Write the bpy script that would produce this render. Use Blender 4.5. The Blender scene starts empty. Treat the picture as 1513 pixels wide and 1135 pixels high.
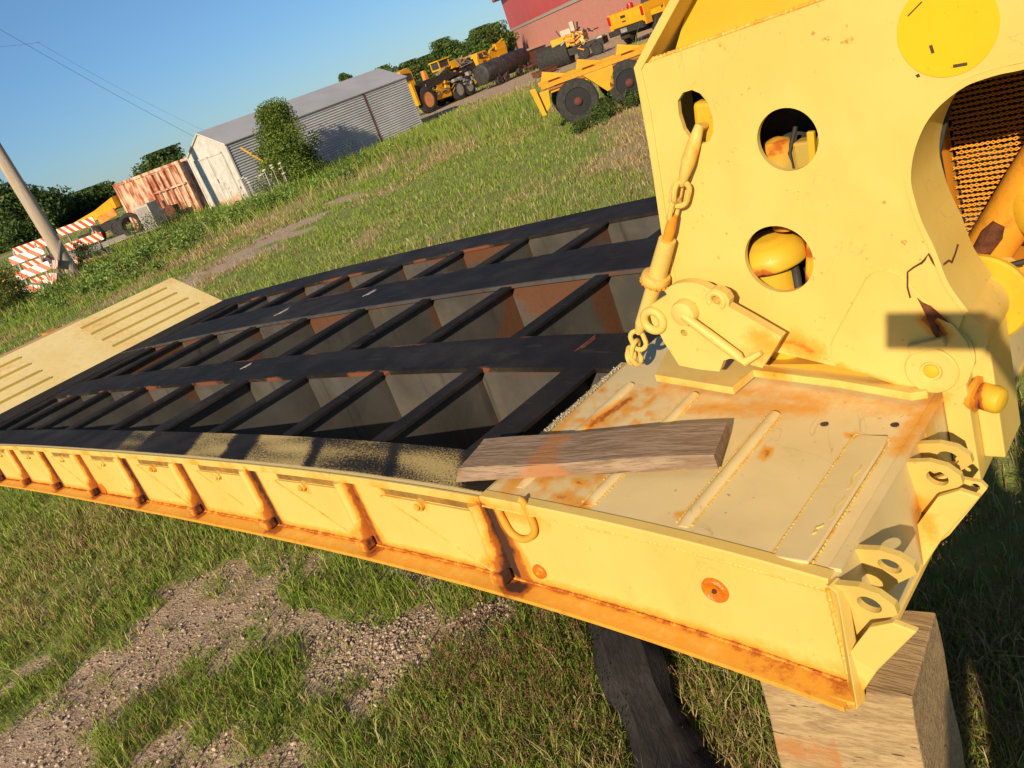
import bpy, bmesh, math, random
import numpy as np
from mathutils import Vector, Matrix, noise
from mathutils.geometry import tessellate_polygon
random.seed(7); rng = np.random.default_rng(7)
scene = bpy.context.scene
COL = scene.collection
R = math.radians

# ------------------------------------------------------------------ camera model
FPX, W0, H0 = 1254.7746, 1513, 1135
PITCH, ROLL, YAW = .364486, .358764, 2.407903
CAM = np.array([.683071, -1.210609, 2.1])
def cam_axes():
    F = np.array([math.cos(YAW)*math.cos(PITCH), math.sin(YAW)*math.cos(PITCH), -math.sin(PITCH)])
    Rr = np.array([math.sin(YAW), -math.cos(YAW), 0.]); D = np.cross(F, Rr)
    c, s = math.cos(ROLL), math.sin(ROLL)
    return Rr*c+D*s, -Rr*s+D*c, F
AX, AY, AF = cam_axes()
def ray(px, py):
    return (px-756.5)/FPX*AX + (py-567.5)/FPX*AY + AF
def hit(px, py, ax, val):
    r = ray(px, py); t = (val-CAM[ax])/r[ax]; return CAM+t*r
def G(px, py, z=0.): return hit(px, py, 2, z)
def far_at(px, py, d):
    r = ray(px, py); return CAM + r*d/math.hypot(r[0], r[1])
def zt(x):                                   # camber of the deck
    x = min(max(x, -7.32), 0.); s = x/8
    return 1-.1503*8*s-.092103*64*s*s-.021496*512*s**3-10.154529*s**4-3.548666*s**5
def surf(px, py, dz=0.):
    z = .95
    for i in range(60):
        h = hit(px, py, 2, z+dz); z = .6*z+.4*zt(h[0])
    return h

# ------------------------------------------------------------------ materials
class NT:
    def __init__(s, name):
        s.m = bpy.data.materials.new(name); s.m.use_nodes = True
        s.t = s.m.node_tree; s.b = s.t.nodes['Principled BSDF']
        s.co = s.t.nodes.new('ShaderNodeTexCoord').outputs['Object']
    def n(s, k, **kw):
        nd = s.t.nodes.new(k)
        for a, v in kw.items(): setattr(nd, a, v)
        return nd
    def lk(s, a, b): s.t.links.new(a, b)
    def inp(s, sock, v):
        if isinstance(v, (int, float)): sock.default_value = v
        elif isinstance(v, (tuple, list)): sock.default_value = (*v, 1) if len(v) == 3 and sock.type == 'RGBA' else v
        else: s.lk(v, sock)
    def noise(s, scale, detail=6, rough=.6, vec=None, stretch=None, dist=0):
        nd = s.n('ShaderNodeTexNoise'); nd.inputs['Scale'].default_value = scale
        nd.inputs['Detail'].default_value = detail; nd.inputs['Roughness'].default_value = rough
        nd.inputs['Distortion'].default_value = dist
        v = vec or s.co
        if stretch:
            mp = s.n('ShaderNodeMapping'); mp.inputs['Scale'].default_value = stretch; s.lk(v, mp.inputs[0]); v = mp.outputs[0]
        s.lk(v, nd.inputs['Vector']); return nd.outputs['Fac']
    def voro(s, scale, feat='F1', vec=None):
        nd = s.n('ShaderNodeTexVoronoi', feature=feat); nd.inputs['Scale'].default_value = scale
        s.lk(vec or s.co, nd.inputs['Vector']); return nd.outputs['Distance']
    def math(s, op, a, b=0., c=0.):
        nd = s.n('ShaderNodeMath', operation=op)
        s.inp(nd.inputs[0], a); s.inp(nd.inputs[1], b)
        if op in ('MULTIPLY_ADD',): s.inp(nd.inputs[2], c)
        return nd.outputs[0]
    def rng(s, v, a, b, lo=0., hi=1.):
        nd = s.n('ShaderNodeMapRange'); nd.interpolation_type = 'SMOOTHSTEP'
        s.inp(nd.inputs[0], v); nd.inputs[1].default_value = a; nd.inputs[2].default_value = b
        nd.inputs[3].default_value = lo; nd.inputs[4].default_value = hi; return nd.outputs[0]
    def mix(s, f, a, b):
        nd = s.n('ShaderNodeMix', data_type='RGBA'); s.inp(nd.inputs[0], f); s.inp(nd.inputs[6], a); s.inp(nd.inputs[7], b)
        return nd.outputs[2]
    def attr(s, name, out='Fac'):
        nd = s.n('ShaderNodeAttribute', attribute_name=name); return nd.outputs[out]
    def bump(s, h, st=.3, d=.01):
        nd = s.n('ShaderNodeBump'); nd.inputs['Strength'].default_value = st; nd.inputs['Distance'].default_value = d
        s.lk(h, nd.inputs['Height']); s.lk(nd.outputs[0], s.b.inputs['Normal'])
    def out(s, col, rough=.6, metal=0., spec=.4):
        s.inp(s.b.inputs['Base Color'], col); s.inp(s.b.inputs['Roughness'], rough)
        s.inp(s.b.inputs['Metallic'], metal); s.b.inputs['Specular IOR Level'].default_value = spec
        return s.m

def m_paint(name, base, base2, rough=.5, rusty=1., dirt=(.45, .30, .12), speck=.5):
    s = NT(name)
    n1 = s.noise(2.2, 5); n2 = s.noise(38, 4, .7); n3 = s.noise(9, 6, .65)
    col = s.mix(s.rng(n1, .35, .7), base, base2)
    col = s.mix(s.rng(n3, .55, .85, 0, .35), col, dirt)
    stk = s.noise(7, 4, .6, stretch=(1, 1, .10))
    col = s.mix(s.rng(stk, .52, .75, 0, .32), col, (base[0]*.88, base[1]*.80, base[2]*.72))
    sc_ = s.noise(3.2, 3, .5, stretch=(1, 1, 1), dist=2.5)
    col = s.mix(s.math('MULTIPLY', s.rng(s.math('ABSOLUTE', s.math('SUBTRACT', sc_, .5)), .0, .006, 1, 0), s.rng(s.noise(2.1, 2), .56, .62, 0, .5)), col, dirt)
    # worn specks
    sp = s.noise(70, 2, .5); sp2 = s.noise(6, 3)
    spk = s.math('MULTIPLY', s.rng(sp, .69, .73), s.rng(sp2, .5, .6))
    col = s.mix(s.math('MULTIPLY', spk, speck), col, (.18, .09, .03))
    c1 = s.noise(24, 4, .62); c2 = s.math('MULTIPLY', s.rng(s.noise(1.7, 3), .46, .6), speck)
    col = s.mix(s.math('MULTIPLY', s.rng(c1, .665, .70), c2), col, (.60, .27, .03))
    col = s.mix(s.math('MULTIPLY', s.rng(c1, .705, .72), c2), col, (.11, .05, .025))
    # rust carried by the mesh attribute, its edge broken up by noise
    a = s.attr('rust')
    v = s.math('MULTIPLY_ADD', s.math('SUBTRACT', s.noise(22, 7, .72), .5), .75, a)
    v = s.math('MULTIPLY', v, s.rng(a, .01, .12))
    v = s.math('MULTIPLY', v, rusty)
    col = s.mix(s.rng(v, .06, .45, 0, .85), col, (.72, .30, .018))
    col = s.mix(s.rng(v, .44, .66, 0, .92), col, (.36, .085, .008))
    col = s.mix(s.rng(v, .74, .96), col, (.060, .024, .014))
    rr = s.math('ADD', s.rng(v, .2, .7, rough, .9), s.rng(n2, .3, .7, -.05, .08))
    h = s.math('ADD', s.math('MULTIPLY', n2, .25), s.math('MULTIPLY', s.math('MULTIPLY', s.noise(120, 3), s.rng(v, .3, .7)), 1.2))
    h = s.math('ADD', h, s.math('MULTIPLY', s.noise(14, 3), .5))
    h = s.math('SUBTRACT', h, s.math('MULTIPLY', s.math('MULTIPLY', spk, speck), 1.0))
    h = s.math('ADD', h, s.math('MULTIPLY', s.noise(3.5, 2), 2.2))
    s.bump(h, .25, .004)
    return s.out(col, rr, 0, .35)

def m_simple(name, c1, c2, scale=5, rough=.7, metal=0, bump=.2, bscale=40, stretch=None, spec=.4, bd=.01):
    s = NT(name)
    col = s.mix(s.rng(s.noise(scale, 6, .65, stretch=stretch), .3, .7), c1, c2)
    if bump: s.bump(s.noise(bscale, 5, .6, stretch=stretch), bump, bd)
    return s.out(col, rough, metal, spec)

def m_web():
    s = NT('dusty_steel')
    n = s.noise(3, 5, .6); st = s.noise(14, 4, .6, stretch=(1, 1, .12))
    col = s.mix(s.rng(n, .3, .7), (.055, .050, .045), (.098, .090, .080))
    col = s.mix(s.rng(st, .55, .75, 0, .7), col, (.032, .028, .025))
    a = s.attr('rust'); v = s.math('MULTIPLY_ADD', s.math('SUBTRACT', s.noise(7, 7, .7), .5), .9, a)
    col = s.mix(s.rng(v, .30, .62, 0, .8), col, (.135, .050, .020))
    col = s.mix(s.math('MULTIPLY', s.rng(s.noise(60, 3), .6, .7), s.rng(v, .2, .6)), col, (.09, .03, .015))
    s.bump(s.noise(25, 5), .25, .006)
    return s.out(col, .62, 0, .35)

def m_blacktop(spray=True):
    s = NT('black_deck_paint' if not spray else 'black_deck_paint_with_overspray')
    n = s.noise(5, 6, .65)
    col = s.mix(s.rng(n, .35, .7), (.014, .0115, .009), (.028, .023, .018))
    col = s.mix(s.rng(s.noise(55, 4, .7), .62, .75, 0, .6), col, (.07, .06, .045))
    col = s.mix(s.rng(s.noise(1.6, 6, .7), .48, .72, 0, .55), col, (.075, .062, .045))
    col = s.mix(s.rng(s.noise(30, 3, .6, stretch=(.15, 1, 1)), .62, .72, 0, .35), col, (.10, .085, .065))
    a = s.attr('rust')
    if spray:
        v = s.math('MULTIPLY_ADD', s.math('SUBTRACT', s.noise(150, 5, .8), .5), 2.2, a)
        v = s.math('MULTIPLY', v, s.rng(a, .03, .2))
        col = s.mix(s.rng(v, .36, .75, 0, .85), col, (.62, .45, .17))
        col = s.mix(s.rng(v, .95, 1.1), col, (.80, .60, .25))
    else:
        v = s.math('MULTIPLY_ADD', s.math('SUBTRACT', s.noise(30, 4, .75), .5), .9, a)
        col = s.mix(s.rng(v, .35, .6, 0, .9), col, (.20, .07, .03))
        col = s.mix(s.rng(v, .85, 1.0), col, (.50, .40, .25))
    s.bump(s.noise(90, 4, .7), .35, .004)
    return s.out(col, .7, 0, .14)

def m_wood(name, c1, c2, c3, axis=0, scale=6., stain=(.30, .12, .045), crack=(.03, .02, .015)):
    s = NT(name)
    st = [9, 9, 9]; st[axis] = .9
    g = s.noise(scale, 5, .55, stretch=tuple(st), dist=1.2)
    f = s.noise(scale*5, 3, .6, stretch=tuple(st))
    col = s.mix(s.rng(g, .35, .65), c1, c2)
    col = s.mix(s.rng(f, .45, .7, 0, .6), col, c3)
    a = s.attr('rust'); v = s.math('MULTIPLY_ADD', s.math('SUBTRACT', s.noise(14, 6, .7), .5), .9, a)
    col = s.mix(s.rng(v, .30, .6, 0, .75), col, stain)
    st2 = list(st); st2[axis] = .35
    ck = s.rng(s.noise(scale*1.9, 4, .55, stretch=tuple(st2)), .665, .70, 0, .85)
    col = s.mix(ck, col, crack)
    h = s.math('SUBTRACT', s.math('ADD', g, s.math('MULTIPLY', f, .6)), s.math('MULTIPLY', ck, 1.5))
    s.bump(h, .6, .006)
    return s.out(col, .85, 0, .2)

def m_attrcol(name, rough=.6, trans=.0, spec=.2):
    s = NT(name)
    c = s.attr('Col', 'Color')
    s.out(c, rough, 0, spec)
    if trans:
        tr = s.n('ShaderNodeBsdfTranslucent'); s.lk(c, tr.inputs[0])
        mx = s.n('ShaderNodeMixShader'); mx.inputs[0].default_value = trans
        o = s.t.nodes['Material Output']
        s.lk(s.b.outputs[0], mx.inputs[1]); s.lk(tr.outputs[0], mx.inputs[2]); s.lk(mx.outputs[0], o.inputs[0])
    return s.m

M = {}
M['cream'] = m_paint('cream_paint', (.71, .515, .145), (.68, .465, .112), .5)
M['creamtop'] = m_paint('cream_paint_weathered', (.74, .58, .29), (.65, .50, .24), .55, dirt=(.38, .29, .16), speck=.7)
M['yellow'] = m_paint('yellow_paint', (.70, .44, .03), (.62, .37, .025), .45)
M['arm_in'] = m_paint('dark_yellow_and_painted_shade', (.50, .36, .06), (.42, .31, .08), .5, dirt=(.40, .30, .10))  # darker yellow; on parts inside the arm, shade put into the colour
M['orange_fr'] = m_paint('orange_yellow_paint', (.78, .33, .03), (.62, .22, .02), .6, dirt=(.25, .09, .02))
M['web'] = m_web(); M['black'] = m_blacktop(False); M['rimtop'] = m_blacktop(True)
M['rustpatch'] = m_simple('rust', (.20, .06, .02), (.07, .025, .012), 25, .95, 0, .6, 80)
M['soot'] = m_simple('worn_dark_patch', (.05, .035, .02), (.10, .06, .03), 30, .9)
M['grime'] = m_simple('olive_grime', (.30, .20, .05), (.46, .31, .09), 14, .8)
M['slot'] = m_simple('painted_slot_shade', (.20, .10, .02), (.36, .20, .04), 12, .8)  # dark colour stands for the shade inside the stake slots
M['disk'] = m_paint('bright_yellow_disc_paint', (.76, .47, .008), (.72, .43, .008), .5, dirt=(.75, .45, .02), speck=1.)
M['plank'] = m_wood('grey_weathered_plank', (.35, .25, .17), (.235, .155, .095), (.14, .085, .05), 0, 5.5, (.40, .17, .06))
M['block'] = m_wood('block_timber', (.47, .33, .175), (.34, .225, .115), (.22, .145, .08), 0, 4.5, (.42, .17, .05))
M['oldwood'] = m_wood('dark_rotten_timber', (.045, .040, .038), (.026, .024, .023), (.065, .058, .054), 0, 5, (.06, .045, .035))
M['rubber'] = m_simple('black_rubber', (.022, .021, .020), (.05, .046, .042), 12, .85, 0, .3, 60)
M['dark'] = m_simple('dark_steel', (.018, .017, .016), (.05, .043, .036), 8, .7)
M['grey'] = m_simple('grey_metal', (.22, .21, .20), (.34, .32, .30), 6, .6)
M['pale'] = m_simple('pale_weathered_metal', (.55, .50, .42), (.42, .36, .29), 3, .6)
M['bgyellow'] = m_simple('highway_yellow', (.72, .38, .012), (.62, .29, .01), 1.2, .5, 0, .1)
M['bgorange'] = m_simple('faded_orange', (.72, .30, .05), (.5, .17, .03), 3, .6)
M['rustred'] = m_simple('red_brown_steel', (.17, .05, .03), (.09, .035, .025), 4, .9)
M['amber'] = m_simple('amber_reflector', (.80, .20, .008), (.70, .13, .008), 60, .25, 0, .3, 200, spec=.6)
M['amberc'] = m_simple('amber_reflector_centre', (.95, .42, .02), (.9, .3, .01), 30, .25)
M['glass'] = m_simple('window_glass', (.03, .035, .04), (.06, .065, .07), 2, .15, 0, 0)
M['redlight'] = m_simple('red_lens', (.5, .015, .012), (.4, .01, .01), 5, .3, 0, 0)
M['chrome'] = m_simple('wheel_rim_metal', (.45, .43, .40), (.3, .28, .26), 9, .4, .6, 0)
M['hub'] = m_simple('orange_hub_paint', (.75, .32, .12), (.55, .22, .08), 5, .6)
M['bark'] = m_simple('bark', (.10, .07, .05), (.05, .035, .025), 5, .95, 0, .6, 12, (1, 1, .3), bd=.05)
M['polewood'] = m_simple('pole_wood', (.52, .43, .34), (.36, .28, .21), 3, .9, 0, .5, 20, (3, 3, .15), bd=.03)
M['leaf'] = m_attrcol('leaves', .55, .3)
M['grass'] = m_attrcol('grass_blades', .6, .42, .15)
M['stone'] = m_attrcol('stones', .9, 0, .2)
M['redwall'] = m_simple('red_metal_wall', (.72, .105, .085), (.64, .09, .075), .3, .55, 0, .1)
M['concrete'] = m_simple('pale_concrete', (.55, .50, .42), (.42, .38, .32), 1.5, .9)
M['orangeplastic'] = m_simple('orange_plastic', (.85, .13, .02), (.75, .10, .02), 3, .4, 0, 0)
M['shirt'] = m_simple('grey_shirt', (.20, .21, .24), (.16, .17, .20), 8, .9)
M['jeans'] = m_simple('blue_denim', (.05, .08, .16), (.035, .06, .12), 8, .9)
M['skin'] = m_simple('skin', (.58, .34, .24), (.54, .31, .22), 8, .55)
M['hair'] = m_simple('hair', (.03, .02, .015), (.05, .035, .02), 20, .8)
M['blackplastic'] = m_simple('black_plastic', (.015, .015, .016), (.02, .02, .02), 8, .4)

def brickmat():
    s = NT('salmon_block_wall')
    mp = s.n('ShaderNodeMapping'); mp.inputs['Rotation'].default_value = (R(90), 0, 0); s.lk(s.co, mp.inputs[0])
    b = s.n('ShaderNodeTexBrick'); s.lk(mp.outputs[0], b.inputs['Vector'])
    b.inputs['Color1'].default_value = (.72, .28, .20, 1); b.inputs['Color2'].default_value = (.64, .235, .17, 1)
    b.inputs['Mortar'].default_value = (.66, .38, .30, 1); b.inputs['Scale'].default_value = 1.6
    b.inputs['Mortar Size'].default_value = .02
    return s.out(s.mix(s.rng(s.noise(.6, 5), .3, .7, 0, .3), b.outputs[0], (.76, .36, .27)), .9)
M['blockwall'] = brickmat()

def stripe_mat():
    s = NT('red_white_striped_board')
    sx = s.n('ShaderNodeSeparateXYZ'); s.lk(s.co, sx.inputs[0])
    v = s.math('ADD', sx.outputs[0], sx.outputs[2])
    f = s.math('FRACT', s.math('MULTIPLY', v, 2.7))
    c = s.mix(s.math('GREATER_THAN', f, .5), (.80, .76, .70), (.80, .09, .02))
    c = s.mix(s.rng(s.noise(9, 5), .5, .8, 0, .4), c, (.45, .36, .30))
    return s.out(c, .5)
M['stripe'] = stripe_mat()
def whitepaint():
    s = NT('chalky_white_door')
    c = s.mix(s.rng(s.noise(3, 5), .4, .7), (.62, .59, .54), (.50, .46, .41))
    a = s.attr('rust'); v = s.math('MULTIPLY_ADD', s.math('SUBTRACT', s.noise(6, 6, .7), .5), .9, a)
    c = s.mix(s.rng(v, .3, .6, 0, .8), c, (.60, .28, .16))
    s.bump(s.noise(8, 4), .2, .02)
    return s.out(c, .7)
M['white'] = whitepaint()
M['galv'] = m_simple('galvanised_sheet', (.40, .42, .45), (.50, .52, .55), .8, .5, 0., 0)
M['roof'] = m_simple('galvanised_roof', (.44, .445, .47), (.37, .375, .39), .6, .5, 0., 0)
def rustyc():
    s = NT('rusty_container_sheet')
    st = s.noise(2.2, 5, .6, stretch=(1.6, 1.6, .5))
    c = s.mix(s.rng(st, .38, .6), (.74, .50, .34), (.34, .10, .05))
    c = s.mix(s.rng(s.noise(6, 5), .5, .75, 0, .6), c, (.75, .52, .38))
    return s.out(c, .85)
M['rustc'] = rustyc()

# ------------------------------------------------------------------ mesh building
class MB:
    def __init__(s): s.v = []; s.f = []
    def add(s, vs, fs):
        o = len(s.v); s.v += [tuple(map(float, v)) for v in vs]; s.f += [tuple(i+o for i in f) for f in fs]; return s
    def box(s, c, d, rot=None, taper=None):
        c = np.array(c, float); vs = []
        for sx, sy, sz in ((-1,-1,-1),(1,-1,-1),(1,1,-1),(-1,1,-1),(-1,-1,1),(1,-1,1),(1,1,1),(-1,1,1)):
            k = 1 if (taper is None or sz < 0) else taper
            p = np.array([sx*d[0]/2*k, sy*d[1]/2*k, sz*d[2]/2])
            if rot is not None: p = np.array(rot) @ p
            vs.append(c+p)
        return s.add(vs, [(0,3,2,1),(4,5,6,7),(0,1,5,4),(1,2,6,5),(2,3,7,6),(3,0,4,7)])
    def prism(s, poly, vec):
        """extrude a planar polygon (3-D points) by vec"""
        vec = np.array(vec, float); P = [np.array(p, float) for p in poly]; n = len(P)
        tris = tessellate_polygon([[Vector(p) for p in P]])
        vs = P+[p+vec for p in P]
        fs = [tuple(t) for t in tris]+[tuple(i+n for i in reversed(t)) for t in tris]
        fs += [(i, (i+1) % n, (i+1) % n+n, i+n) for i in range(n)]
        return s.add(vs, fs)
    def plate(s, loops, T, t):
        """loops: outline + holes as 2-D lists; T(u,v,w) -> xyz; thickness t along w"""
        flat = [p for l in loops for p in l]; n = len(flat)
        tris = tessellate_polygon([[Vector((a, b, 0)) for a, b in l] for l in loops])
        vs = [T(a, b, 0) for a, b in flat]+[T(a, b, t) for a, b in flat]
        fs = [tuple(x) for x in tris]+[tuple(i+n for i in reversed(x)) for x in tris]
        o = 0
        for l in loops:
            k = len(l); fs += [(o+i, o+(i+1) % k, o+(i+1) % k+n, o+i+n) for i in range(k)]; o += k
        return s.add(vs, fs)
    def cyl(s, p0, p1, r0, r1=None, n=24, caps=True):
        r1 = r0 if r1 is None else r1
        p0, p1 = Vector(p0), Vector(p1); d = (p1-p0).normalized()
        a = d.orthogonal().normalized(); b = d.cross(a)
        vs = []
        for p, r in ((p0, r0), (p1, r1)):
            for i in range(n):
                t = 2*math.pi*i/n; vs.append(p+a*r*math.cos(t)+b*r*math.sin(t))
        fs = [(i, (i+1) % n, (i+1) % n+n, i+n) for i in range(n)]
        if caps: fs += [tuple(reversed(range(n))), tuple(range(n, 2*n))]
        return s.add(vs, fs)
    def tube(s, path, r, n=10, closed=False, flat=None):
        P = [Vector(p) for p in path]; m = len(P); vs = []; prev = None
        for i, p in enumerate(P):
            if closed: t = (P[(i+1) % m]-P[i-1]).normalized()
            else: t = (P[min(i+1, m-1)]-P[max(i-1, 0)]).normalized()
            if prev is None: a = t.orthogonal().normalized()
            else: a = (prev-t*prev.dot(t)).normalized()
            prev = a; b = t.cross(a)
            rr = r[i] if isinstance(r, (list, tuple)) else r
            for k in range(n):
                q = 2*math.pi*k/n; vs.append(p+a*rr*math.cos(q)+b*rr*math.sin(q))
        fs = []
        for i in range(m if closed else m-1):
            j = (i+1) % m
            for k in range(n): fs.append((i*n+k, i*n+(k+1) % n, j*n+(k+1) % n, j*n+k))
        if not closed: fs += [tuple(reversed(range(n))), tuple(range((m-1)*n, m*n))]
        return s.add(vs, fs)
    def lathe(s, p, d, prof, n=32, caps=True):
        """prof: list of (radius, distance along d)"""
        p = Vector(p); d = Vector(d).normalized(); a = d.orthogonal().normalized(); b = d.cross(a); vs = []
        for r, h in prof:
            for i in range(n):
                t = 2*math.pi*i/n; vs.append(p+d*h+(a*math.cos(t)+b*math.sin(t))*max(r, 1e-4))
        fs = [(j*n+i, j*n+(i+1) % n, (j+1)*n+(i+1) % n, (j+1)*n+i) for j in range(len(prof)-1) for i in range(n)]
        if caps: fs += [tuple(reversed(range(n))), tuple(range((len(prof)-1)*n, len(prof)*n))]
        return s.add(vs, fs)
    def ball(s, c, r, sub=2, sc=(1, 1, 1)):
        bm = bmesh.new(); bmesh.ops.create_icosphere(bm, subdivisions=sub, radius=r)
        vs = [(c[0]+v.co.x*sc[0], c[1]+v.co.y*sc[1], c[2]+v.co.z*sc[2]) for v in bm.verts]
        fs = [tuple(v.index for v in f.verts) for f in bm.faces]; bm.free(); return s.add(vs, fs)
    def loft(s, secs, closed=True):
        n = len(secs[0]); vs = [p for q in secs for p in q]; fs = []
        for j in range(len(secs)-1):
            for i in range(n if closed else n-1): fs.append((j*n+i, j*n+(i+1) % n, (j+1)*n+(i+1) % n, (j+1)*n+i))
        if closed: fs += [tuple(reversed(range(n))), tuple(range((len(secs)-1)*n, len(secs)*n))]
        return s.add(vs, fs)
    def build(s, name, mat, parent=None, loc=None, rust=None, sub=None, smooth=False, bevel=0, label=None, rot=None):
        """vertices are given in the thing's frame if parent is an Empty placed elsewhere (local=True) - see W()"""
        bm = bmesh.new(); vl = [bm.verts.new(v) for v in s.v]
        for f in s.f:
            try: bm.faces.new([vl[i] for i in f])
            except ValueError: pass
        bmesh.ops.remove_doubles(bm, verts=bm.verts, dist=1e-5)
        bmesh.ops.recalc_face_normals(bm, faces=bm.faces)
        if sub:
            bmesh.ops.triangulate(bm, faces=[f for f in bm.faces if len(f.verts) > 4])
            for _ in range(9):
                es = [e for e in bm.edges if e.calc_length() > sub]
                if not es: break
                bmesh.ops.subdivide_edges(bm, edges=es, cuts=1, use_grid_fill=True)
                bmesh.ops.triangulate(bm, faces=[f for f in bm.faces if len(f.verts) > 4])
        me = bpy.data.meshes.new(name); bm.to_mesh(me); bm.free()
        if smooth:
            for p in me.polygons: p.use_smooth = True
            try: me.set_sharp_from_angle(angle=R(40))
            except Exception: pass
        if rust is not None:
            at = me.attributes.new('rust', 'FLOAT', 'POINT'); at.data.foreach_set('value', [rust(v.co) for v in me.vertices])
        me.materials.append(mat)
        o = bpy.data.objects.new(name, me); COL.objects.link(o)
        if parent: o.parent = parent
        if loc is not None: o.location = loc
        if bevel:
            b = o.modifiers.new('bevel', 'BEVEL'); b.width = bevel; b.segments = 2; b.limit_method = 'ANGLE'; b.angle_limit = R(50)
        if label: o['label'] = label
        return o

def tag(o, label=None, cat=None, group=None, kind=None):
    if label: o['label'] = label
    if cat: o['category'] = cat
    if group: o['group'] = group
    if kind: o['kind'] = kind
    return o
def empty(name, loc=(0, 0, 0), rz=0, label=None, cat=None, group=None):
    o = bpy.data.objects.new(name, None); COL.objects.link(o); o.location = loc; o.rotation_euler = (0, 0, rz)
    o.empty_display_size = .1
    return tag(o, label, cat, group)
def copy_tree(o, parent=None):
    c = o.copy(); COL.objects.link(c); c.parent = parent
    for ch in [x for x in bpy.data.objects if x.parent == o]: copy_tree(ch, c)
    return c
def circ(cx, cy, r, n=32, sx=1, sy=1):
    return [(cx+r*sx*math.cos(2*math.pi*i/n), cy+r*sy*math.sin(2*math.pi*i/n)) for i in range(n)]

# rust carried by the trailer: capsules of (p0, p1, radius, strength)
RUST = []
def rs(p0, p1, r, k): RUST.append((np.array(p0, float), np.array(p1, float), r, k))
_cache = []
def rustf(co):
    p = np.array(co)
    if len(_cache) != len(RUST):
        _cache.clear(); _cache.extend(RUST)
        rustf.A = np.array([a for a, b, r, k in RUST]); rustf.B = np.array([b for a, b, r, k in RUST])-rustf.A
        rustf.r = np.array([r for a, b, r, k in RUST]); rustf.k = np.array([k for a, b, r, k in RUST])
        rustf.bb = np.maximum((rustf.B**2).sum(1), 1e-9)
    t = np.clip(((p-rustf.A)*rustf.B).sum(1)/rustf.bb, 0, 1)
    d = np.sqrt(((p-rustf.A-rustf.B*t[:, None])**2).sum(1))
    return float(np.max(rustf.k*np.clip(1-d/rustf.r, 0, 1)))

# ================================================================== THE TRAILER
Wd = 2.741
RIBX = [-.9487-.61845*k for k in range(11)]
DEP = .285
T0 = (0, 0, 0)
trailer = empty('lowboy_trailer', (0, 0, 0), 0, 'cream and black equipment trailer with open deck bays, parked across the grass', 'trailer')
# --- rust placement
for k, X in enumerate(RIBX):
    z = zt(X)
    rs((X+.032, -.002, z-.03), (X+.036, -.002, z-DEP+.02), .034, (1.45, 1.1, 1.35, 1.2)[k % 4])
    rs((X-.028, -.002, z-DEP+.12), (X-.032, -.002, z-DEP+.02), .030, .75)
    rs((X-.03, -.002, z-DEP+.06), (X-.10, -.002, z-DEP+.015), .04, .6)
    if k % 2 == 0: rs((X-.42, -.002, z-.03), (X-.36, -.002, z-.035), .035, .9)
    rs((X+.03, -.02, z-DEP+.06), (X+.04, -.03, z-DEP+.01), .065, 1.05 if k else 1.4)
    rs((X, -.05, z-DEP+.04), (X, -.05, z-DEP), .05, .65)
rs((RIBX[0]+.045, -.01, zt(-.95)-.13), (RIBX[0]+.07, -.03, zt(-.95)-DEP), .06, 1.2)
for X in np.arange(-7, 0, .25):
    rs((X, -.0, zt(X)-DEP+.0), (X+.25, -.0, zt(X+.25)-DEP+.0), .04, .78)
    rs((X, -.04, zt(X)-DEP), (X+.25, -.04, zt(X+.25)-DEP), .055, .40)
    rs((X, -.06, zt(X)-DEP), (X+.25, -.06, zt(X+.25)-DEP), .03, .6)
for X in np.arange(-7, -.9, .31):
    rs((X, -.01, zt(X)-.015), (X+.12, -.01, zt(X+.12)-.015), .03, .45)
rs((-.95, -.01, zt(-.9)-.03), (-.75, -.01, zt(-.8)-.05), .06, .45)
rs((-.9, -.02, .79), (-.0, -.02, .72), .07, .42)
rs((-.25, -.03, .74), (0, -.03, .74), .06, .62)
rs((-.85, .03, zt(-.8)), (-.95, .5, zt(-.9)), .05, .5)           # front deck's rear edge
rs((-.82, .35, 1.07), (-.78, .52, 1.07), .035, .85)
rs((-.70, .59, 1.06), (-.05, .62, 1.0), .085, .34)                # along the gooseneck foot
rs((-.55, .50, 1.05), (-.25, .56, 1.03), .07, .45)
rs((-.01, .45, 1.0), (0, .75, 1.0), .06, .46)
rs((-.28, .33, 1.04), (-.285, .36, 1.04), .022, .85)
rs((-.13, .47, 1.02), (-.12, .48, 1.02), .02, .8)
rs((-.36, .06, 1.04), (-.36, .07, 1.04), .02, .9)
rs((-.70, .04, 1.06), (-.60, .03, 1.06), .03, .7)
rs((.03, .41, .86), (.04, .44, .74), .035, 1.1); rs((0, .43, .86), (.02, .45, .72), .07, .6)
rs((.0, .52, .73), (0, .75, .74), .09, .6)
rs((-.45, .64, 1.12), (-.40, .66, 1.08), .07, .55)
for p in ((622,750),(447,724),(315,708),(224,692)):
    h = hit(p[0], p[1], 1, -.02); rs(h, h, .035, .8)

def profile_xs(a, b, st=.12):
    n = max(2, int(round((b-a)/st))); return list(np.linspace(a, b, n+1))
def sheet(name, mat, x0, x1, y0, y1, dz0, dz1, par=trailer, rust=None, sub=None, st=.12, bevel=0, label=None, extra=None):
    """a solid slab following the deck's camber between two heights below/above zt"""
    mb = MB()
    mb.loft([[(x, y0, zt(x)+dz0), (x, y1, zt(x)+dz0), (x, y1, zt(x)+dz1), (x, y0, zt(x)+dz1)] for x in profile_xs(x0, x1, st)])
    if extra: extra(mb)
    return mb.build(name, mat, par, rust=rust, sub=sub, bevel=bevel, label=label)

# --- near side: web panel, bottom flange, top rim
sheet('side_panel', M['cream'], -7.3, 0, .0, .012, -DEP+.008, -.022, rust=rustf, sub=.019)
sheet('bottom_flange', M['cream'], -7.3, -.004, -.065, .10, -DEP-.006, -DEP+.006, rust=rustf, sub=.03)
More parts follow.
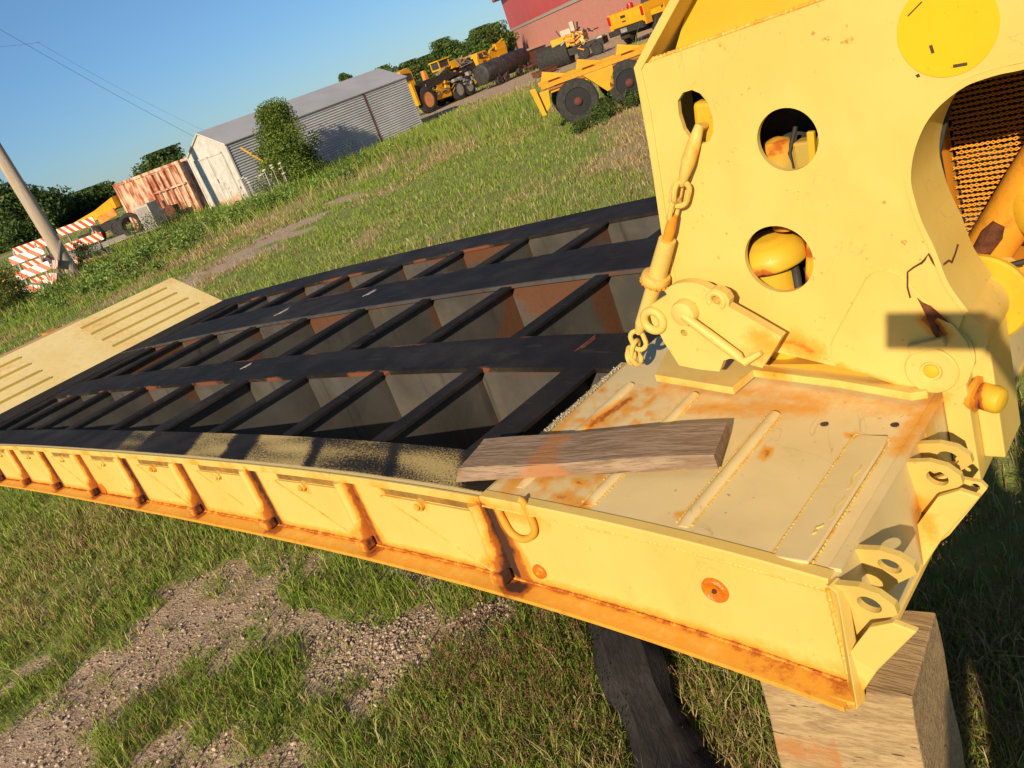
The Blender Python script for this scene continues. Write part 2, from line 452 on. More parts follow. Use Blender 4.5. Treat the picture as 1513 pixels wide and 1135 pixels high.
# black rim plate of the near edge, overspray mask in transverse bands
BANDS = [(150,195,.62),(195,215,.25),(262,330,.8),(355,420,.85),(430,560,.62),(560,690,.72)]
bandx = []
for a, b, k in BANDS: bandx.append((surf(a, 668 if a < 400 else 690)[0], surf(b, 668 if b < 400 else 700)[0], k))
def sprayf(co):
    x = co[0]+ (co[1]-.09)*.9 + .015*noise.noise(Vector((co[0]*9, co[1]*9, 0)))
    v = .10
    for a, b, k in bandx:
        w = min(abs(b-a)*.25, .06)
        t = min((x-a)/w, (b-x)/w)
        v = max(v, k*min(max(t, 0), 1))
    if co[1] < .012: v = 1.6
    v *= .75+.5*noise.noise(Vector((co[0]*3, co[1]*14, 3)))
    if co[1] < .012: v = 1.7
    return v
sheet('rim_plate', M['rimtop'], -7.3, -.92, -.012, .183, -.020, .0, rust=sprayf, sub=.022, bevel=0)
sheet('rim_edge', M['cream'], -7.3, -.921, -.018, -.0125, -.024, .003, rust=rustf, sub=.04)
sheet('rim_web', M['web'], -7.3, -.92, .172, .182, -DEP, -.021)
# --- stake ribs (rounded bars), each with its foot block
for k, X in enumerate(RIBX):
    if X < -7.2: break
    z = zt(X); mb = MB()
    prof = [(0.023*math.cos(t), -.002-.036*math.sin(t)) for t in np.linspace(0, math.pi, 9)]
    mb.loft([[(X+a, b+0.002, z-h) for a, b in prof] for h in np.linspace(.022, DEP-.045, 7)])
    rib = mb.build('stake_rib', M['cream'], trailer, rust=rustf, sub=.04, smooth=True)
    fb = MB(); fb.box((X+.005, -.03, z-DEP+.030), (.050, .046, .036))
    fb.build('rib_foot', M['cream'], rib, rust=rustf, sub=.02, bevel=.008)
# --- gussets with bolts and slots beneath the rim
for k in range(9):
    X1 = RIBX[k]-.035; X0 = X1-.40
    z0, z1 = zt(X0), zt(X1)
    g = MB(); g.prism([(X0, -.009, z0-.062), (X1, -.009, z1-.062), (X1-.0, -.009, z1-DEP+.012)], (0, .0085, 0))
    gus = g.build('gusset_plate', M['cream'], trailer, rust=rustf, sub=.04, bevel=.0015)
    bx = X1-.215; bz = zt(bx)-.068
    b = MB(); b.cyl((bx, -.022, bz), (bx, .0, bz), .019, n=6); b.cyl((bx, -.03, bz), (bx, -.021, bz), .011, n=12)
    b.build('bolt', M['cream'], gus, rust=rustf, bevel=.002)
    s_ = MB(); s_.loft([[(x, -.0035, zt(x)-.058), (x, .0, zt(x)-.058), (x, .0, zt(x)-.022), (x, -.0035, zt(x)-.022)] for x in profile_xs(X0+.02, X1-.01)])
    s_.build('stake_slot', M['slot'], trailer, label='stake slot under the rim, its shade painted on as a dark strip')
# --- longitudinal rails between the bays and far rim
def rail(y0, y1, x0=-7.3, x1=-.60):
    r = sheet('deck_rail', M['black'], x0, x1, y0-.012, y1+.012, -.020, -.002, rust=lambda co: max(.0, .75*max(0, 1-abs(noise.noise(Vector((co[0]*1.3, y0*7, 0)))*6))) if co[1] < y0+.01 or co[1] > y1-.01 else .06, sub=.06)
    for yy, nm in ((y0, 'rail_web'), (y1-.012, 'rail_web')):
        mb = MB(); mb.loft([[(x, yy, zt(x)-.30), (x, yy+.012, zt(x)-.30), (x, yy+.012, zt(x)-.0205), (x, yy, zt(x)-.0205)] for x in profile_xs(x0, x1)])
        def webr(co):
            n = noise.noise(Vector((co[0]*1.2, y0*3, co[2]*2)))
            top = max(0, 1-(zt(co[0])-.02-co[2])/.05)*.4
            return max(0, (n-.05)*1.5)*(1.0 if y0 > 1.3 else .45)+top
        mb.build(nm, M['web'], r, rust=webr, sub=.07)
    return r
rail(.712, .945); rail(1.585, 1.976); rail(2.44, 2.741)
# worn light scuffs and the lip along the middle rail
lip = MB(); lip.loft([[(x, 1.560, zt(x)-.014), (x, 1.572, zt(x)-.014), (x, 1.572, zt(x)+.004), (x, 1.560, zt(x)+.004)] for x in profile_xs(-7.2, -.8)])
lip.build('rail_lip', M['web'], trailer, rust=lambda co: .35)
for px, py, dx, dy in ((365,540,.05,.13),(1070-230,0,0,0),(548,432,.10,.16),(418,460,.12,.2),(868,506,.05,.16)):
    if dx == 0: continue
    c = surf(px, py); mb = MB()
    for i in range(2):
        ox = (i-.5)*dx*.35*random.uniform(.6, 1.3); dy = dy*random.uniform(.6, .9)
        mb.prism([(c[0]+ox-.004, c[1]-dy*.5, zt(c[0]+ox)-.0015), (c[0]+ox+.006, c[1]-dy*.35, zt(c[0]+ox)-.0015), (c[0]+ox+.009, c[1]+dy*.3, zt(c[0]+ox)-.0015), (c[0]+ox+.001, c[1]+dy*.5, zt(c[0]+ox)-.0015)], (0, 0, .002))
    mb.build('weld_scar', M['pale'] if px != 868 else M['rustpatch'], trailer)
# --- crossbeams: I sections, one piece per bay
CB = [-1.10, -1.60, -2.19, -2.79, -3.38, -4.02, -4.68, -5.33, -5.95, -6.5]
WIDE = {0: .062, 4: .055, 1: .036}
for bay, (ya, yb) in enumerate(((.183, .711), (.946, 1.584), (1.977, 2.439))):
    for k, X in enumerate(CB):
        if bay > 0 and k == 0: continue
        hw = WIDE.get(k, .032) if bay == 0 else .034
        z = zt(X); mb = MB()
        j0, j1 = random.uniform(-.007, .007), random.uniform(-.007, .007); zj = random.uniform(-.004, .002)
        mb.prism([(X-hw+j0, ya+.002, z-.002+zj), (X+hw+j0, ya+.002, z-.002+zj), (X+hw+j1, yb-.002, z-.002), (X-hw+j1, yb-.002, z-.002)], (0, 0, -.012))
        top = mb.build('crossbeam', M['black'], trailer, rust=lambda co: .08+.25*max(0, noise.noise(Vector((co[0]*3, co[1]*5, 1)))), sub=.08)
        w = MB(); w.box((X, (ya+yb)/2, z-.155), (.010, yb-ya-.003, .281))
        sd = k*1.7+bay*5
        w.build('beam_web', M['web'], top, sub=.06, rust=lambda co: max(0, noise.noise(Vector((co[1]*2.5+sd, co[2]*3, sd)))*1.6-.05)*(1.2 if bay == 1 else .6)+max(0, .35-.9*min(abs(co[1]-ya), abs(co[1]-yb))*5))
        fl = MB(); fl.box((X, (ya+yb)/2, z-.30), (.11, yb-ya-.003, .012)); fl.build('beam_flange', M['black'], top, rust=lambda co: .15, sub=.2)
# black end plate ahead of the ramp
sheet('rear_deck_plate', M['black'], -7.30, -6.62, .15, 2.60, -.012, .0015, rust=lambda co: .1, sub=.15)
sheet('front_crossmember', M['web'], -.93, -.915, .012, 2.72, -.30, -.012, rust=lambda co: max(0, noise.noise(Vector((co[1]*6, co[2]*5, 0)))*1.5+.25), sub=.05)
# --- front deck plate with raised bars
fd = MB()
XS = profile_xs(-.925, 0, .06)
fd.loft([[(x, .001, zt(x)-.012), (x, Wd, zt(x)-.012), (x, Wd, zt(x)), (x, .001, zt(x))] for x in XS])
def deckr(co):
    v = rustf(co)
    if co[0] < -.60 and co[1] < .62: v = max(v, .14+.75*max(0, noise.noise(Vector((co[0]*26, co[1]*60, 5)))) )
    return v
fd.build('front_deck', M['creamtop'], trailer, rust=deckr, sub=.022)
ed = MB(); ed.loft([[(x, -.016, zt(x)-.024), (x, .0, zt(x)-.024), (x, .0005, zt(x)+.0005), (x, .016, zt(x)+.0005), (x, .016, zt(x)+.003), (x, -.012, zt(x)+.003), (x, -.016, zt(x)-.001)] for x in profile_xs(-.92, 0, .08)])
ed.build('deck_edge_strip', M['cream'], trailer, rust=rustf, sub=.05, bevel=.002)
rough = MB()
for i in range(300):
    y = random.uniform(.20, .72); x = -.93-min(abs(random.gauss(0, .012)), .024); r_ = random.uniform(.0008, .0028)
    rough.ball((x, y, zt(x)+.003), r_, 1)
sheet('gritty_edge', M['rimtop'], -.956, -.926, .18, .74, -.014, -.001, rust=lambda co: .78, sub=.03)
rough.build('grit', M['pale'], trailer)['kind'] = 'stuff'
def half_bar(x, y0, y1, hw, h, flat=False):
    mb = MB(); z = zt(x)
    if flat: prof = [(-hw, 0), (-hw, h), (hw, h*1.1), (hw, 0)]
    else: prof = [(hw*math.cos(t), h*math.sin(t)) for t in np.linspace(math.pi, 0, 9)]
    ys = list(np.linspace(y0, y1, 12))
    mb.loft([[(x+a*(1 if 0 < i < 11 else .9), y, z-.001+b*(1 if i > 0 or flat else .3)) for a, b in prof] for i, y in enumerate(ys)])
    return mb.build('tread_bar', M['creamtop'], trailer, rust=rustf, sub=.03, smooth=not flat, bevel=.003 if flat else 0)
half_bar(-.082, .008, .478, .040, .008, True)
half_bar(-.335, .03, .515, .017, .012); half_bar(-.595, .03, .57, .017, .011); half_bar(-.83, .05, .60, .018, .011)
# weld beads lying along the wide flat bar, small holes
wb = MB()
for (a, b) in (((1225, 770), (1248, 735)), ((1252, 725), (1272, 690)), ((1200, 790), (1215, 776))):
    p0, p1 = surf(*a, .008), surf(*b, .008)
    wb.tube([p0+(p1-p0)*t+np.array([.004*math.sin(9*t), 0, .001]) for t in np.linspace(0, 1, 9)], .0035, 6)
wb.build('weld_bead', M['cream'], trailer, rust=rustf, smooth=True)
for px, py in ((1218, 627), (1322, 628)):
    c = surf(px, py); mb = MB(); mb.lathe((c[0], c[1], c[2]-.001), (0, 0, 1), [(.010, 0), (.010, .0025), (.007, .0025), (.006, .0018)], 16)
    mb.build('drain_hole', M['soot'], trailer)
# --- end face of the front deck
endf = MB(); endf.box((.004, Wd/2, .86), (.012, Wd, .268)); endf.build('end_plate', M['creamtop'], trailer, rust=rustf, sub=.03)
sl = MB(); sl.prism([(-.01, 0.02, .995), (.013, 0.02, .995), (.013, Wd-.02, .995), (-.01, Wd-.02, .995)], (0, 0, .009)); sl.build('end_cap_strip', M['creamtop'], trailer, rust=rustf, sub=.04)
ef = MB(); ef.box((-.03, Wd/2, .721), (.09, Wd+.1, .012)); ef.build('end_flange', M['cream'], trailer, rust=rustf, sub=.04)
edge = MB(); edge.prism([(.004, -.028, .998), (.02, -.028, .985), (.02, -.06, .72), (.004, -.066, .715), (-.01, -.02, .72), (-.01, -.01, .99)], (.008, .03, 0))
edge.build('corner_edge', M['cream'], trailer, rust=rustf, sub=.04, bevel=.003)
# --- clevis lugs on the end face
def lug(y0, gap, dx=0, dz=0):
    root_name = 'clevis_lug'
    def ear(y, th, sc=1., lean=.22, splay=.12):
        def T(u, v, w): return (u+dx+.010, y+w-(v-.84)*lean-u*splay, v+dz)
        out = [(0, .995), (.05, 1.004), (.085, .995), (.108, .970), (.108, .945), (.088, .925), (.055, .895), (.012, .835), (0, .74)]
        mb = MB(); hole = circ(.058, .955, .023, 18, 1, 1)
        mb.plate([[(a*sc, .9+(b-.9)*sc) for a, b in out], [(a*sc, .9+(b-.9)*sc) for a, b in reversed(hole)]], T, th)
        return mb.build(root_name, M['cream'], trailer, rust=rustf, sub=.03, bevel=.003)
    ear(y0+.03, .016, 1., .22, .05); ear(y0+gap+.02, .016, .98, .30, .03)
    # folded gusset plate below the ears
    gz = MB(); yy = y0-.012
    gz.prism([(.012+dx, yy-.012, .72+dz), (.016+dx, yy-.012, .84+dz), (.07+dx, yy-.012, .922+dz), (.115+dx, yy-.008, .942+dz), (.152+dx, yy-.002, .925+dz), (.06+dx, yy, .80+dz)], (0.002, .016, 0))
    gz.build('lug_gusset', M['cream'], trailer, rust=rustf, sub=.03, bevel=.003)
lug(-.012, .135); lug(.415, .10, 0, .0)
# lower hook plate by the second lug
hk = MB(); hk.plate([[(.0, .90), (.05, .925), (.125, .915), (.135, .90), (.04, .76), (.0, .72)], list(reversed(circ(.112, .902, .009, 12)))], lambda u, v, w: (u+.012, .47+w, v), .014)
hk.build('hook_plate', M['cream'], trailer, rust=rustf, sub=.03, bevel=.003)

# --- reflectors, tie ring
def reflector(px, py, r, deep):
    h = hit(px, py, 1, -.004)
    mb = MB(); mb.lathe((h[0], 0, h[2]), (0, -1, 0), [(r*1.08, -.001), (r*1.08, .004), (r, .008), (r*.9, .010)] + ([(r*.84, .0085), (r*.2, .003)] if deep else [(r*.3, .012)]), 32)
    o = mb.build('reflector', M['amber'], trailer, smooth=True, label='round amber side reflector' )
    c = MB(); c.lathe((h[0], -.006 if deep else -.009, h[2]), (0, -1, 0), [(.006, 0), (.005, .004), (.003, .005)], 12); c.build('reflector_rivet', M['amberc' if not deep else 'soot'], o)
    return o
reflector(1056, 873, .030, True); reflector(797, 845, .0205, False)
hh = hit(152, 722, 1, -.004); mb = MB(); mb.lathe((hh[0], 0, hh[2]), (0, -1, 0), [(.03, 0), (.03, .006), (.01, .01)], 20); mb.build('reflector', M['amber'], trailer, label='faded amber reflector near the far ribs')
ringp = [(735,742),(750,740),(768,733),(779,748),(788,770),(789,783),(780,791),(768,791),(755,782),(745,766),(738,752)]
rp = [hit(a, b+5, 1, -.010) for a, b in ringp]
mb = MB(); path = []
for i in range(len(rp)):
    p0, p1, p2, p3 = rp[i-1], rp[i], rp[(i+1) % len(rp)], rp[(i+2) % len(rp)]
    for t in (0, .25, .5, .75): path.append(.5*((2*p1)+(-p0+p2)*t+(2*p0-5*p1+4*p2-p3)*t*t+(-p0+3*p1-3*p2+p3)*t**3))
mb.tube(path[8:], .0095, 10); tr = mb.build('tie_ring', M['cream'], trailer, rust=lambda co: .42, smooth=True)
mb = MB(); h = hit(752, 748, 1, -.008); mb.box((h[0], -.007, h[2]), (.026, .014, .014)); mb.build('ring_keeper', M['cream'], tr, rust=lambda co: .35, bevel=.006)
# --- spatter of dark chips on the side
for i in range(34):
    x = random.uniform(-1.0, -.05) if i < 20 else random.uniform(-4.5, -1.0); z = zt(x)-random.uniform(.05, DEP-.02)
    rs((x, 0, z), (x+.004, 0, z-.003), .014, random.uniform(.7, 1.1))
# --- rear ramp panel, kicked up, with tread bars
SL = .39
def rampz(x): return .752+SL*(-7.32-x)
rp_ = MB(); M['ramp'] = m_paint('ramp_cream_paint', (.90, .72, .33), (.85, .66, .27), .55, dirt=(.70, .55, .30))
rp_.prism([(-7.32, -.02, rampz(-7.32)), (-7.32, Wd, rampz(-7.32)), (-8.13, Wd, rampz(-8.13)), (-8.13, -.02, rampz(-8.13))], (0, 0, -.02))
ramp = rp_.build('rear_ramp', M['ramp'], trailer, sub=.08, rust=lambda co: .10+.3*max(0, noise.noise(Vector((co[0]*2, co[1]*2, 9))))*(1 if co[0] < -7.9 else .4))
for j, xb in enumerate((-7.46, -7.63, -7.81, -7.98)):
    for (ya, yb) in ((1.62, 2.56), (.18, 1.02)):
        mb = MB(); ya_ = ya+.05*j*0
        mb.loft([[(xb-.010, y, rampz(xb-.010)-.002), (xb-.005, y, rampz(xb)+.016), (xb+.005, y, rampz(xb)+.014), (xb+.011, y, rampz(xb+.011)-.002)] for y in np.linspace(ya_, yb, 8)])
        mb.build('tread_bar', M['arm_in'], ramp, rust=lambda co: .2*max(0, noise.noise(co*6)), sub=.06)
mb = MB(); mb.prism([(-8.22, -.02, 1.0), (-8.22, 1.95, 1.0), (-8.9, 1.95, 1.0), (-8.9, -.02, 1.0)], (0, 0, -.03)); mb.build('rear_deck', M['creamtop'], trailer, rust=lambda co: .3, sub=.15)
mb = MB(); mb.box((-8.1, Wd/2, .82), (.02, Wd, .34)); mb.build('ramp_riser', M['orange_fr'], trailer, rust=lambda co: .5, sub=.2)
mb = MB(); mb.box((-8.9, .5, .5), (1.4, .9, .9)); 
for y in (.0, 1.74, 2.46):
    wm = MB(); wm.lathe((-9.0, y, .48), (0, 1, 0), [(.26, 0), (.44, .01), (.48, .05), (.48, .21), (.44, .25), (.26, .26)], 36)
    w_ = wm.build('wheel', M['rubber'], trailer, smooth=True)
    hm = MB(); hm.lathe((-9.0, y+.04, .48), (0, 1, 0), [(.25, 0), (.25, .17), (.1, .18)], 24); hm.build('wheel_rim', M['yellow'], w_, rust=lambda co: .3, smooth=True)
mb = MB(); mb.cyl((-9.0, .2, .48), (-9.0, 2.6, .48), .07); mb.build('axle', M['dark'], trailer)
mb = MB()
for y in (.9, 1.8): mb.box((-8.9, y, .82), (1.3, .12, .26))
mb.build('rear_frame', M['orange_fr'], trailer, rust=lambda co: .5, sub=.3)

# ================================================================== GOOSENECK
YP = .68
KS = (YP-CAM[1])/(.80-CAM[1])
def KM(x, z): return (CAM[0]+(x-CAM[0])*KS, CAM[2]+(z-CAM[2])*KS)
def KL(l): return [KM(*p) for p in l]
def P2(px, py, Y=YP):
    h = hit(px, py, 1, Y); return (h[0], h[2])
neck = trailer
def arm_front(Y, th, name='arm_plate'):
    cut = [P2(*p) for p in ((1425,462),(1395,420),(1375,370),(1356,330),(1346,300),(1339,270),(1340,240),(1347,210),(1360,180),(1378,155),(1400,135),(1425,118),(1450,108),(1480,99),(1513,92))]
    xe = 1.6
    out = [P2(937,100)] + KL([(-.13, 1.946), (xe, 1.99), (xe, 1.735)]) + list(reversed(cut))
    c = P2(1383, 525); rr = .083
    arc = [(c[0]+rr*math.cos(t), c[1]+rr*math.sin(t)) for t in np.linspace(R(48), R(-98), 16)]
    out += arc + [P2(1240, 543), P2(1180, 528), P2(1100, 510), P2(1010, 492), P2(992, 470), P2(988,400), P2(965, 255)]
    ov = [P2(*p) for p in ((1022,133),(1034,138),(1046,152),(1053,175),(1054,195),(1048,208),(1038,213),(1022,208),(1010,192),(1003,170),(1001,150),(1009,137))]
    holes = [list(ov), circ(*P2(1163, 207), .0735, 40), circ(*P2(1150, 384), .0895, 40)]
    # tessellate wants opposite winding tolerant lists
    return out, holes, cut
out, holes, cut = arm_front(YP, .016)
b0_, b1_ = hit(1170, 505, 1, YP), hit(1200, 520, 1, YP); rs(b0_, b1_, .055, .62); rs(hit(1120, 505, 1, YP), b0_, .03, .5); rs(hit(1240, 543, 1, YP), hit(1330, 570, 1, YP), .02, .55)
h = hit(1375, 470, 1, YP); rs(h, h+np.array([.02, 0, -.03]), .03, 1.2)
mb = MB(); mb.plate([out]+holes, lambda u, v, w: (u, YP+w, v), .016)
arm = mb.build('arm_plate', M['cream'], neck, rust=rustf, sub=.035, bevel=.002)
# lip round the big cutout
def strip_along(pts, y0, y1, th, close=False, inward=None):
    mb = MB(); n = len(pts); secs = []
    for i, p in enumerate(pts):
        a = pts[max(i-1, 0)]; b = pts[min(i+1, n-1)]; t = np.array([b[0]-a[0], b[1]-a[1]]); t /= np.linalg.norm(t); nn = np.array([-t[1], t[0]])*th
        secs.append([(p[0], y0, p[1]), (p[0], y1, p[1]), (p[0]+nn[0], y1, p[1]+nn[1]), (p[0]+nn[0], y0, p[1]+nn[1])])
    mb.loft(secs); return mb
ctop = [p for p in cut]+KL([(.34, 1.727), (.5, 1.731), (.8, 1.733), (1.6, 1.735)])
dense = []
for i in range(len(ctop)-1):
    p0, p1, p2, p3 = [np.array(ctop[min(max(k_, 0), len(ctop)-1)]) for k_ in (i-1, i, i+1, i+2)]
    for t in (0, .2, .4, .6, .8): dense.append(tuple(.5*((2*p1)+(-p0+p2)*t+(2*p0-5*p1+4*p2-p3)*t*t+(-p0+3*p1-3*p2+p3)*t**3)))
mb = strip_along(dense, YP-.006, YP+.20, -.012)
mb.build('cutout_lip', M['cream'], neck, sub=.05, rust=lambda co: .9 if abs(co[0]+.01) < .02 and 1.22 < co[2] < 1.25 else .03, smooth=True)
# end wall along the left profile, recessed upper web, inner plate
prof = [P2(1003, 472), P2(986, 400), P2(965, 255), P2(950, 160), P2(937, 100), P2(963, 50), P2(990, 0)]+KL([(-.36, 2.18), (-.1, 2.36)])
mb = strip_along(prof, YP-.004, YP+.214, -.022)
mb.build('arm_end_wall', M['cream'], neck, sub=.04, rust=rustf, bevel=.002)
up = KL([(-.60, 1.90), (-.485, 2.06), (-.35, 2.17), (-.09, 2.345), (.3, 2.45), (1.6, 2.5), (1.6, 1.9)])
mb = MB(); mb.plate([up], lambda u, v, w: (u, YP+.085+w, v), .012); mb.build('upper_web', M['yellow'], neck, sub=.1, rust=lambda co: .02)
tb = MB(); tb.loft([[(x, YP+.0165, z-.010), (x, YP+.084, z-.010), (x, YP+.084, z-.002), (x, YP+.0165, z-.002)] for x, z in KL([(-.62, 1.927), (-.13, 1.9475), (1.6, 1.9915)])])
tb.build('arm_top_band', M['cream'], neck, sub=.05, rust=rustf)
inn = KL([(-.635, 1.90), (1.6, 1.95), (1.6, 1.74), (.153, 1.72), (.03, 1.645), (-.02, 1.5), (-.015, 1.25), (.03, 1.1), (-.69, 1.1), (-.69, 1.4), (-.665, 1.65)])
mb = MB(); mb.plate([inn], lambda u, v, w: (u, YP+.215+w, v), .012); mb.build('inner_plate', M['dark'], neck, sub=.08, rust=lambda co: max(0, noise.noise(Vector((co[0]*5, 0, co[2]*5)))*.9+.05))  # coloured dark to paint in the shade inside the arm box
# doubler plate, disc, pin
dbl = [P2(*p) for p in ((1228,512),(1232,500),(1280,412),(1292,402),(1312,398),(1330,403),(1350,425),(1380,455),(1410,480),(1430,505),(1440,540),(1430,565),(1410,578),(1370,580),(1330,570),(1280,553),(1240,542),(1230,530))]
mb = MB(); mb.plate([dbl], lambda u, v, w: (u, YP-.0045+w, v), .004); mb.build('doubler_plate', M['cream'], neck, rust=rustf, sub=.04, bevel=.002)
pc = P2(1378, 545); c = (pc[0], YP-.005, pc[1])
mb = MB(); mb.lathe(c, (0, -1, 0), [(.060, -.002), (.060, .006), (.057, .009), (.026, .009), (.022, .004), (.012, .003)], 40)
mb.build('pivot_pin_cap', M['cream'], neck, smooth=True, rust=rustf)
mb = MB(); mb.lathe((c[0], YP-.011, c[2]), (0, -1, 0), [(.018, 0), (.017, .004), (.009, .007)], 20); mb.build('grease_fitting', M['yellow'], neck, smooth=True, rust=lambda co: .15)
kb = P2(1378, 505); mb = MB(); mb.box((kb[0]-.01, YP-.012, kb[1]-.004), (.085, .018, .024), rot=Matrix.Rotation(R(-14), 3, 'Y')); mb.build('keeper_bar', M['cream'], neck, bevel=.003, rust=lambda co: .1)
# crack-shaped dark line of scraped paint on the plate's edge and inside the lip
crk = [(1345,440),(1341,425),(1341,402),(1350,395),(1362,388),(1372,375),(1386,397),(1402,385),(1406,388),(1415,362)]
pts = [hit(a, b, 1, YP-.0055) if a < 1363 else hit(a, b, 1, YP+.012+.0035*(a-1363)) for a, b in crk]
mb = MB(); mb.tube([pts[i] for i in range(5)], .0022, 5); mb.build('paint_crack', M['rustpatch'], arm)
def lip_hit(px, py):
    zs_ = np.array([p[1] for p in dense]); xs_ = np.array([p[0] for p in dense]); k = zs_ < 1.62
    o_ = np.argsort(zs_[k]); best = None
    for y in np.linspace(YP, YP+.2, 60):
        q = hit(px, py, 1, y); e = abs(q[0]-(np.interp(q[2], zs_[k][o_], xs_[k][o_])+.0125))
        if best is None or e < best[0]: best = (e, q)
    return best[1]
mb = MB(); mb.tube([lip_hit(*p) for p in ((1360,390),(1366,384),(1372,375),(1379,388),(1386,397),(1394,391),(1402,385),(1406,388),(1411,375),(1415,362))], .0028, 5)
mb.build('paint_crack', M['rustpatch'], neck)
pp = [P2(*p, YP-.006) for p in ((1355,440),(1363,447),(1375,452),(1390,465),(1404,478),(1386,470),(1380,474),(1390,500),(1388,505),(1378,492),(1374,480),(1366,462))]
mb = MB(); mb.prism([(a, YP-.0062, b) for a, b in pp], (0, .0012, 0)); mb.build('paint_chip', M['rustpatch'], arm)
# yellow disc painted on the plate, with worn scratches
yc = P2(1399, 42); mb = MB(); mb.lathe((yc[0], YP-.0004, yc[1]), (0, -1, 0), [(.0925, 0), (.0925, .0012), (.092, .0015)], 56)
disc = mb.build('yellow_disc', M['disk'], neck, rust=lambda co: 0.)
for (a, b, c_, d) in ((1341,24,1362,3),(1375,67,1378,79),(1408,98,1429,95),(1355,110,1357,114)):
    p0, p1 = P2(a, b, YP-.003), P2(c_, d, YP-.003)
    mb = MB(); L = math.hypot(p1[0]-p0[0], p1[1]-p0[1]); wv = (np.array([p0[1]-p1[1], p1[0]-p0[0]])/L)*(.0015 if a == 1341 else .0035)
    mb.prism([(p0[0]-wv[0], YP-.0026, p0[1]-wv[1]), (p1[0]-wv[0]*.7, YP-.0026, p1[1]-wv[1]*.7), (p1[0]+wv[0], YP-.0026, p1[1]+wv[1]), (p0[0]+wv[0]*.8, YP-.0026, p0[1]+wv[1]*.8)], (0, .0008, 0))
    mb.build('scratch', M['soot'], disc)
# hydraulics seen through the round holes
def ppt(px, py, Y): return hit(px, py, 1, Y)
def grimy(k): return lambda co: k*max(0, .3+1.6*noise.noise(Vector((co[0]*14, co[1]*14, co[2]*14))))
Yh = YP+.115
a = ppt(1141, 380, Yh)
mb = MB(); mb.lathe((a[0], Yh, a[2]-.008), (0, -.08, 1), [(.088, -.004), (.093, .0), (.095, .006), (.091, .030), (.074, .054), (.044, .070), (.010, .075)], 36)
mb.build('cylinder_cap', M['yellow'], neck, smooth=True, rust=grimy(.95), sub=.015)
mb = MB(); mb.cyl((a[0]-.010, Yh, a[2]-.30), (a[0]-.010, Yh, a[2]-.014), .062, n=32); mb.build('hydraulic_cylinder', M['yellow'], neck, smooth=True, rust=grimy(.2), sub=.04)
mb = MB(); mb.lathe((a[0]-.010, Yh, a[2]-.10), (0, 0, 1), [(.064, 0), (.068, .004), (.068, .014), (.064, .018)], 32); mb.build('clamp_band', M['orange_fr'], neck, smooth=True, rust=grimy(.6))
mb = MB(); mb.box((a[0]+.128, Yh+.03, a[2]-.06), (.10, .06, .24), rot=Matrix.Rotation(R(14), 3, 'Y')); mb.build('valve_block', M['yellow'], neck, bevel=.012, rust=grimy(1.1), sub=.015)
mb = MB(); mb.tube([(a[0]+.070, Yh-.03, a[2]-.20), (a[0]+.074, Yh-.045, a[2]-.12), (a[0]+.066, Yh-.02, a[2]-.04), (a[0]+.04, Yh+.03, a[2]+.0)], .011, 10); mb.build('hydraulic_hose', M['dark'], neck, smooth=True)
mb = MB(); mb.tube([(a[0]+.080, Yh-.045, a[2]-.17), (a[0]+.088, Yh-.047, a[2]-.13), (a[0]+.118, Yh-.04, a[2]-.105), (a[0]+.14, Yh-.02, a[2]-.10)], .0085, 10); mb.build('brake_pipe', M['yellow'], neck, smooth=True, rust=grimy(.3))
mb = MB()
for q in ((.118, -.035, -.105), (.155, -.01, -.02), (.155, -.01, -.11)): mb.cyl((a[0]+q[0], Yh+q[1]-.012, a[2]+q[2]), (a[0]+q[0], Yh+q[1]+.02, a[2]+q[2]), .011, n=6)
mb.build('pipe_fittings', M['orange_fr'], neck, rust=grimy(.8), bevel=.002)['kind'] = 'stuff'
a = ppt(1146, 215, Yh)
mb = MB(); mb.lathe((a[0]-.006, Yh, a[2]-.21), (0.05, 0, 1), [(.046, 0), (.046, .17), (.042, .20), (.030, .222), (.008, .230)], 32); mb.build('hydraulic_cylinder', M['arm_in'], neck, smooth=True, rust=grimy(.7), sub=.02)
mb = MB(); mb.box((a[0]+.073, Yh+.005, a[2]-.10), (.060, .05, .2), rot=Matrix.Rotation(R(4), 3, 'Y')); mb.build('valve_block', M['arm_in'], neck, bevel=.008, rust=grimy(.3), sub=.03)
mb = MB(); mb.box((a[0]+.094, Yh-.03, a[2]-.075), (.018, .014, .2), rot=Matrix.Rotation(R(8), 3, 'Y')); mb.build('bracket_bar', M['yellow'], neck, bevel=.003, rust=lambda co: .0)
mb = MB(); mb.tube([(a[0]+.120, Yh-.02, a[2]-.14), (a[0]+.122, Yh-.03, a[2]-.05), (a[0]+.135, Yh, a[2]-.01)], .010, 10); mb.build('hydraulic_hose', M['arm_in'], neck, smooth=True, rust=grimy(.3))
mb = MB(); mb.tube([(a[0]+.036, Yh-.012, a[2]-.18), (a[0]+.040, Yh-.02, a[2]-.02), (a[0]+.05, Yh+.02, a[2]+.03)], .006, 8); mb.build('hydraulic_hose', M['dark'], neck, smooth=True)
a = ppt(1040, 180, YP+.05)
mb = MB(); mb.box((a[0]+.012, YP+.06, a[2]-.02), (.07, .055, .14), rot=Matrix.Rotation(R(10), 3, 'Y')); mb.build('chain_anchor', M['yellow'], neck, bevel=.012, rust=lambda co: .18, sub=.04)
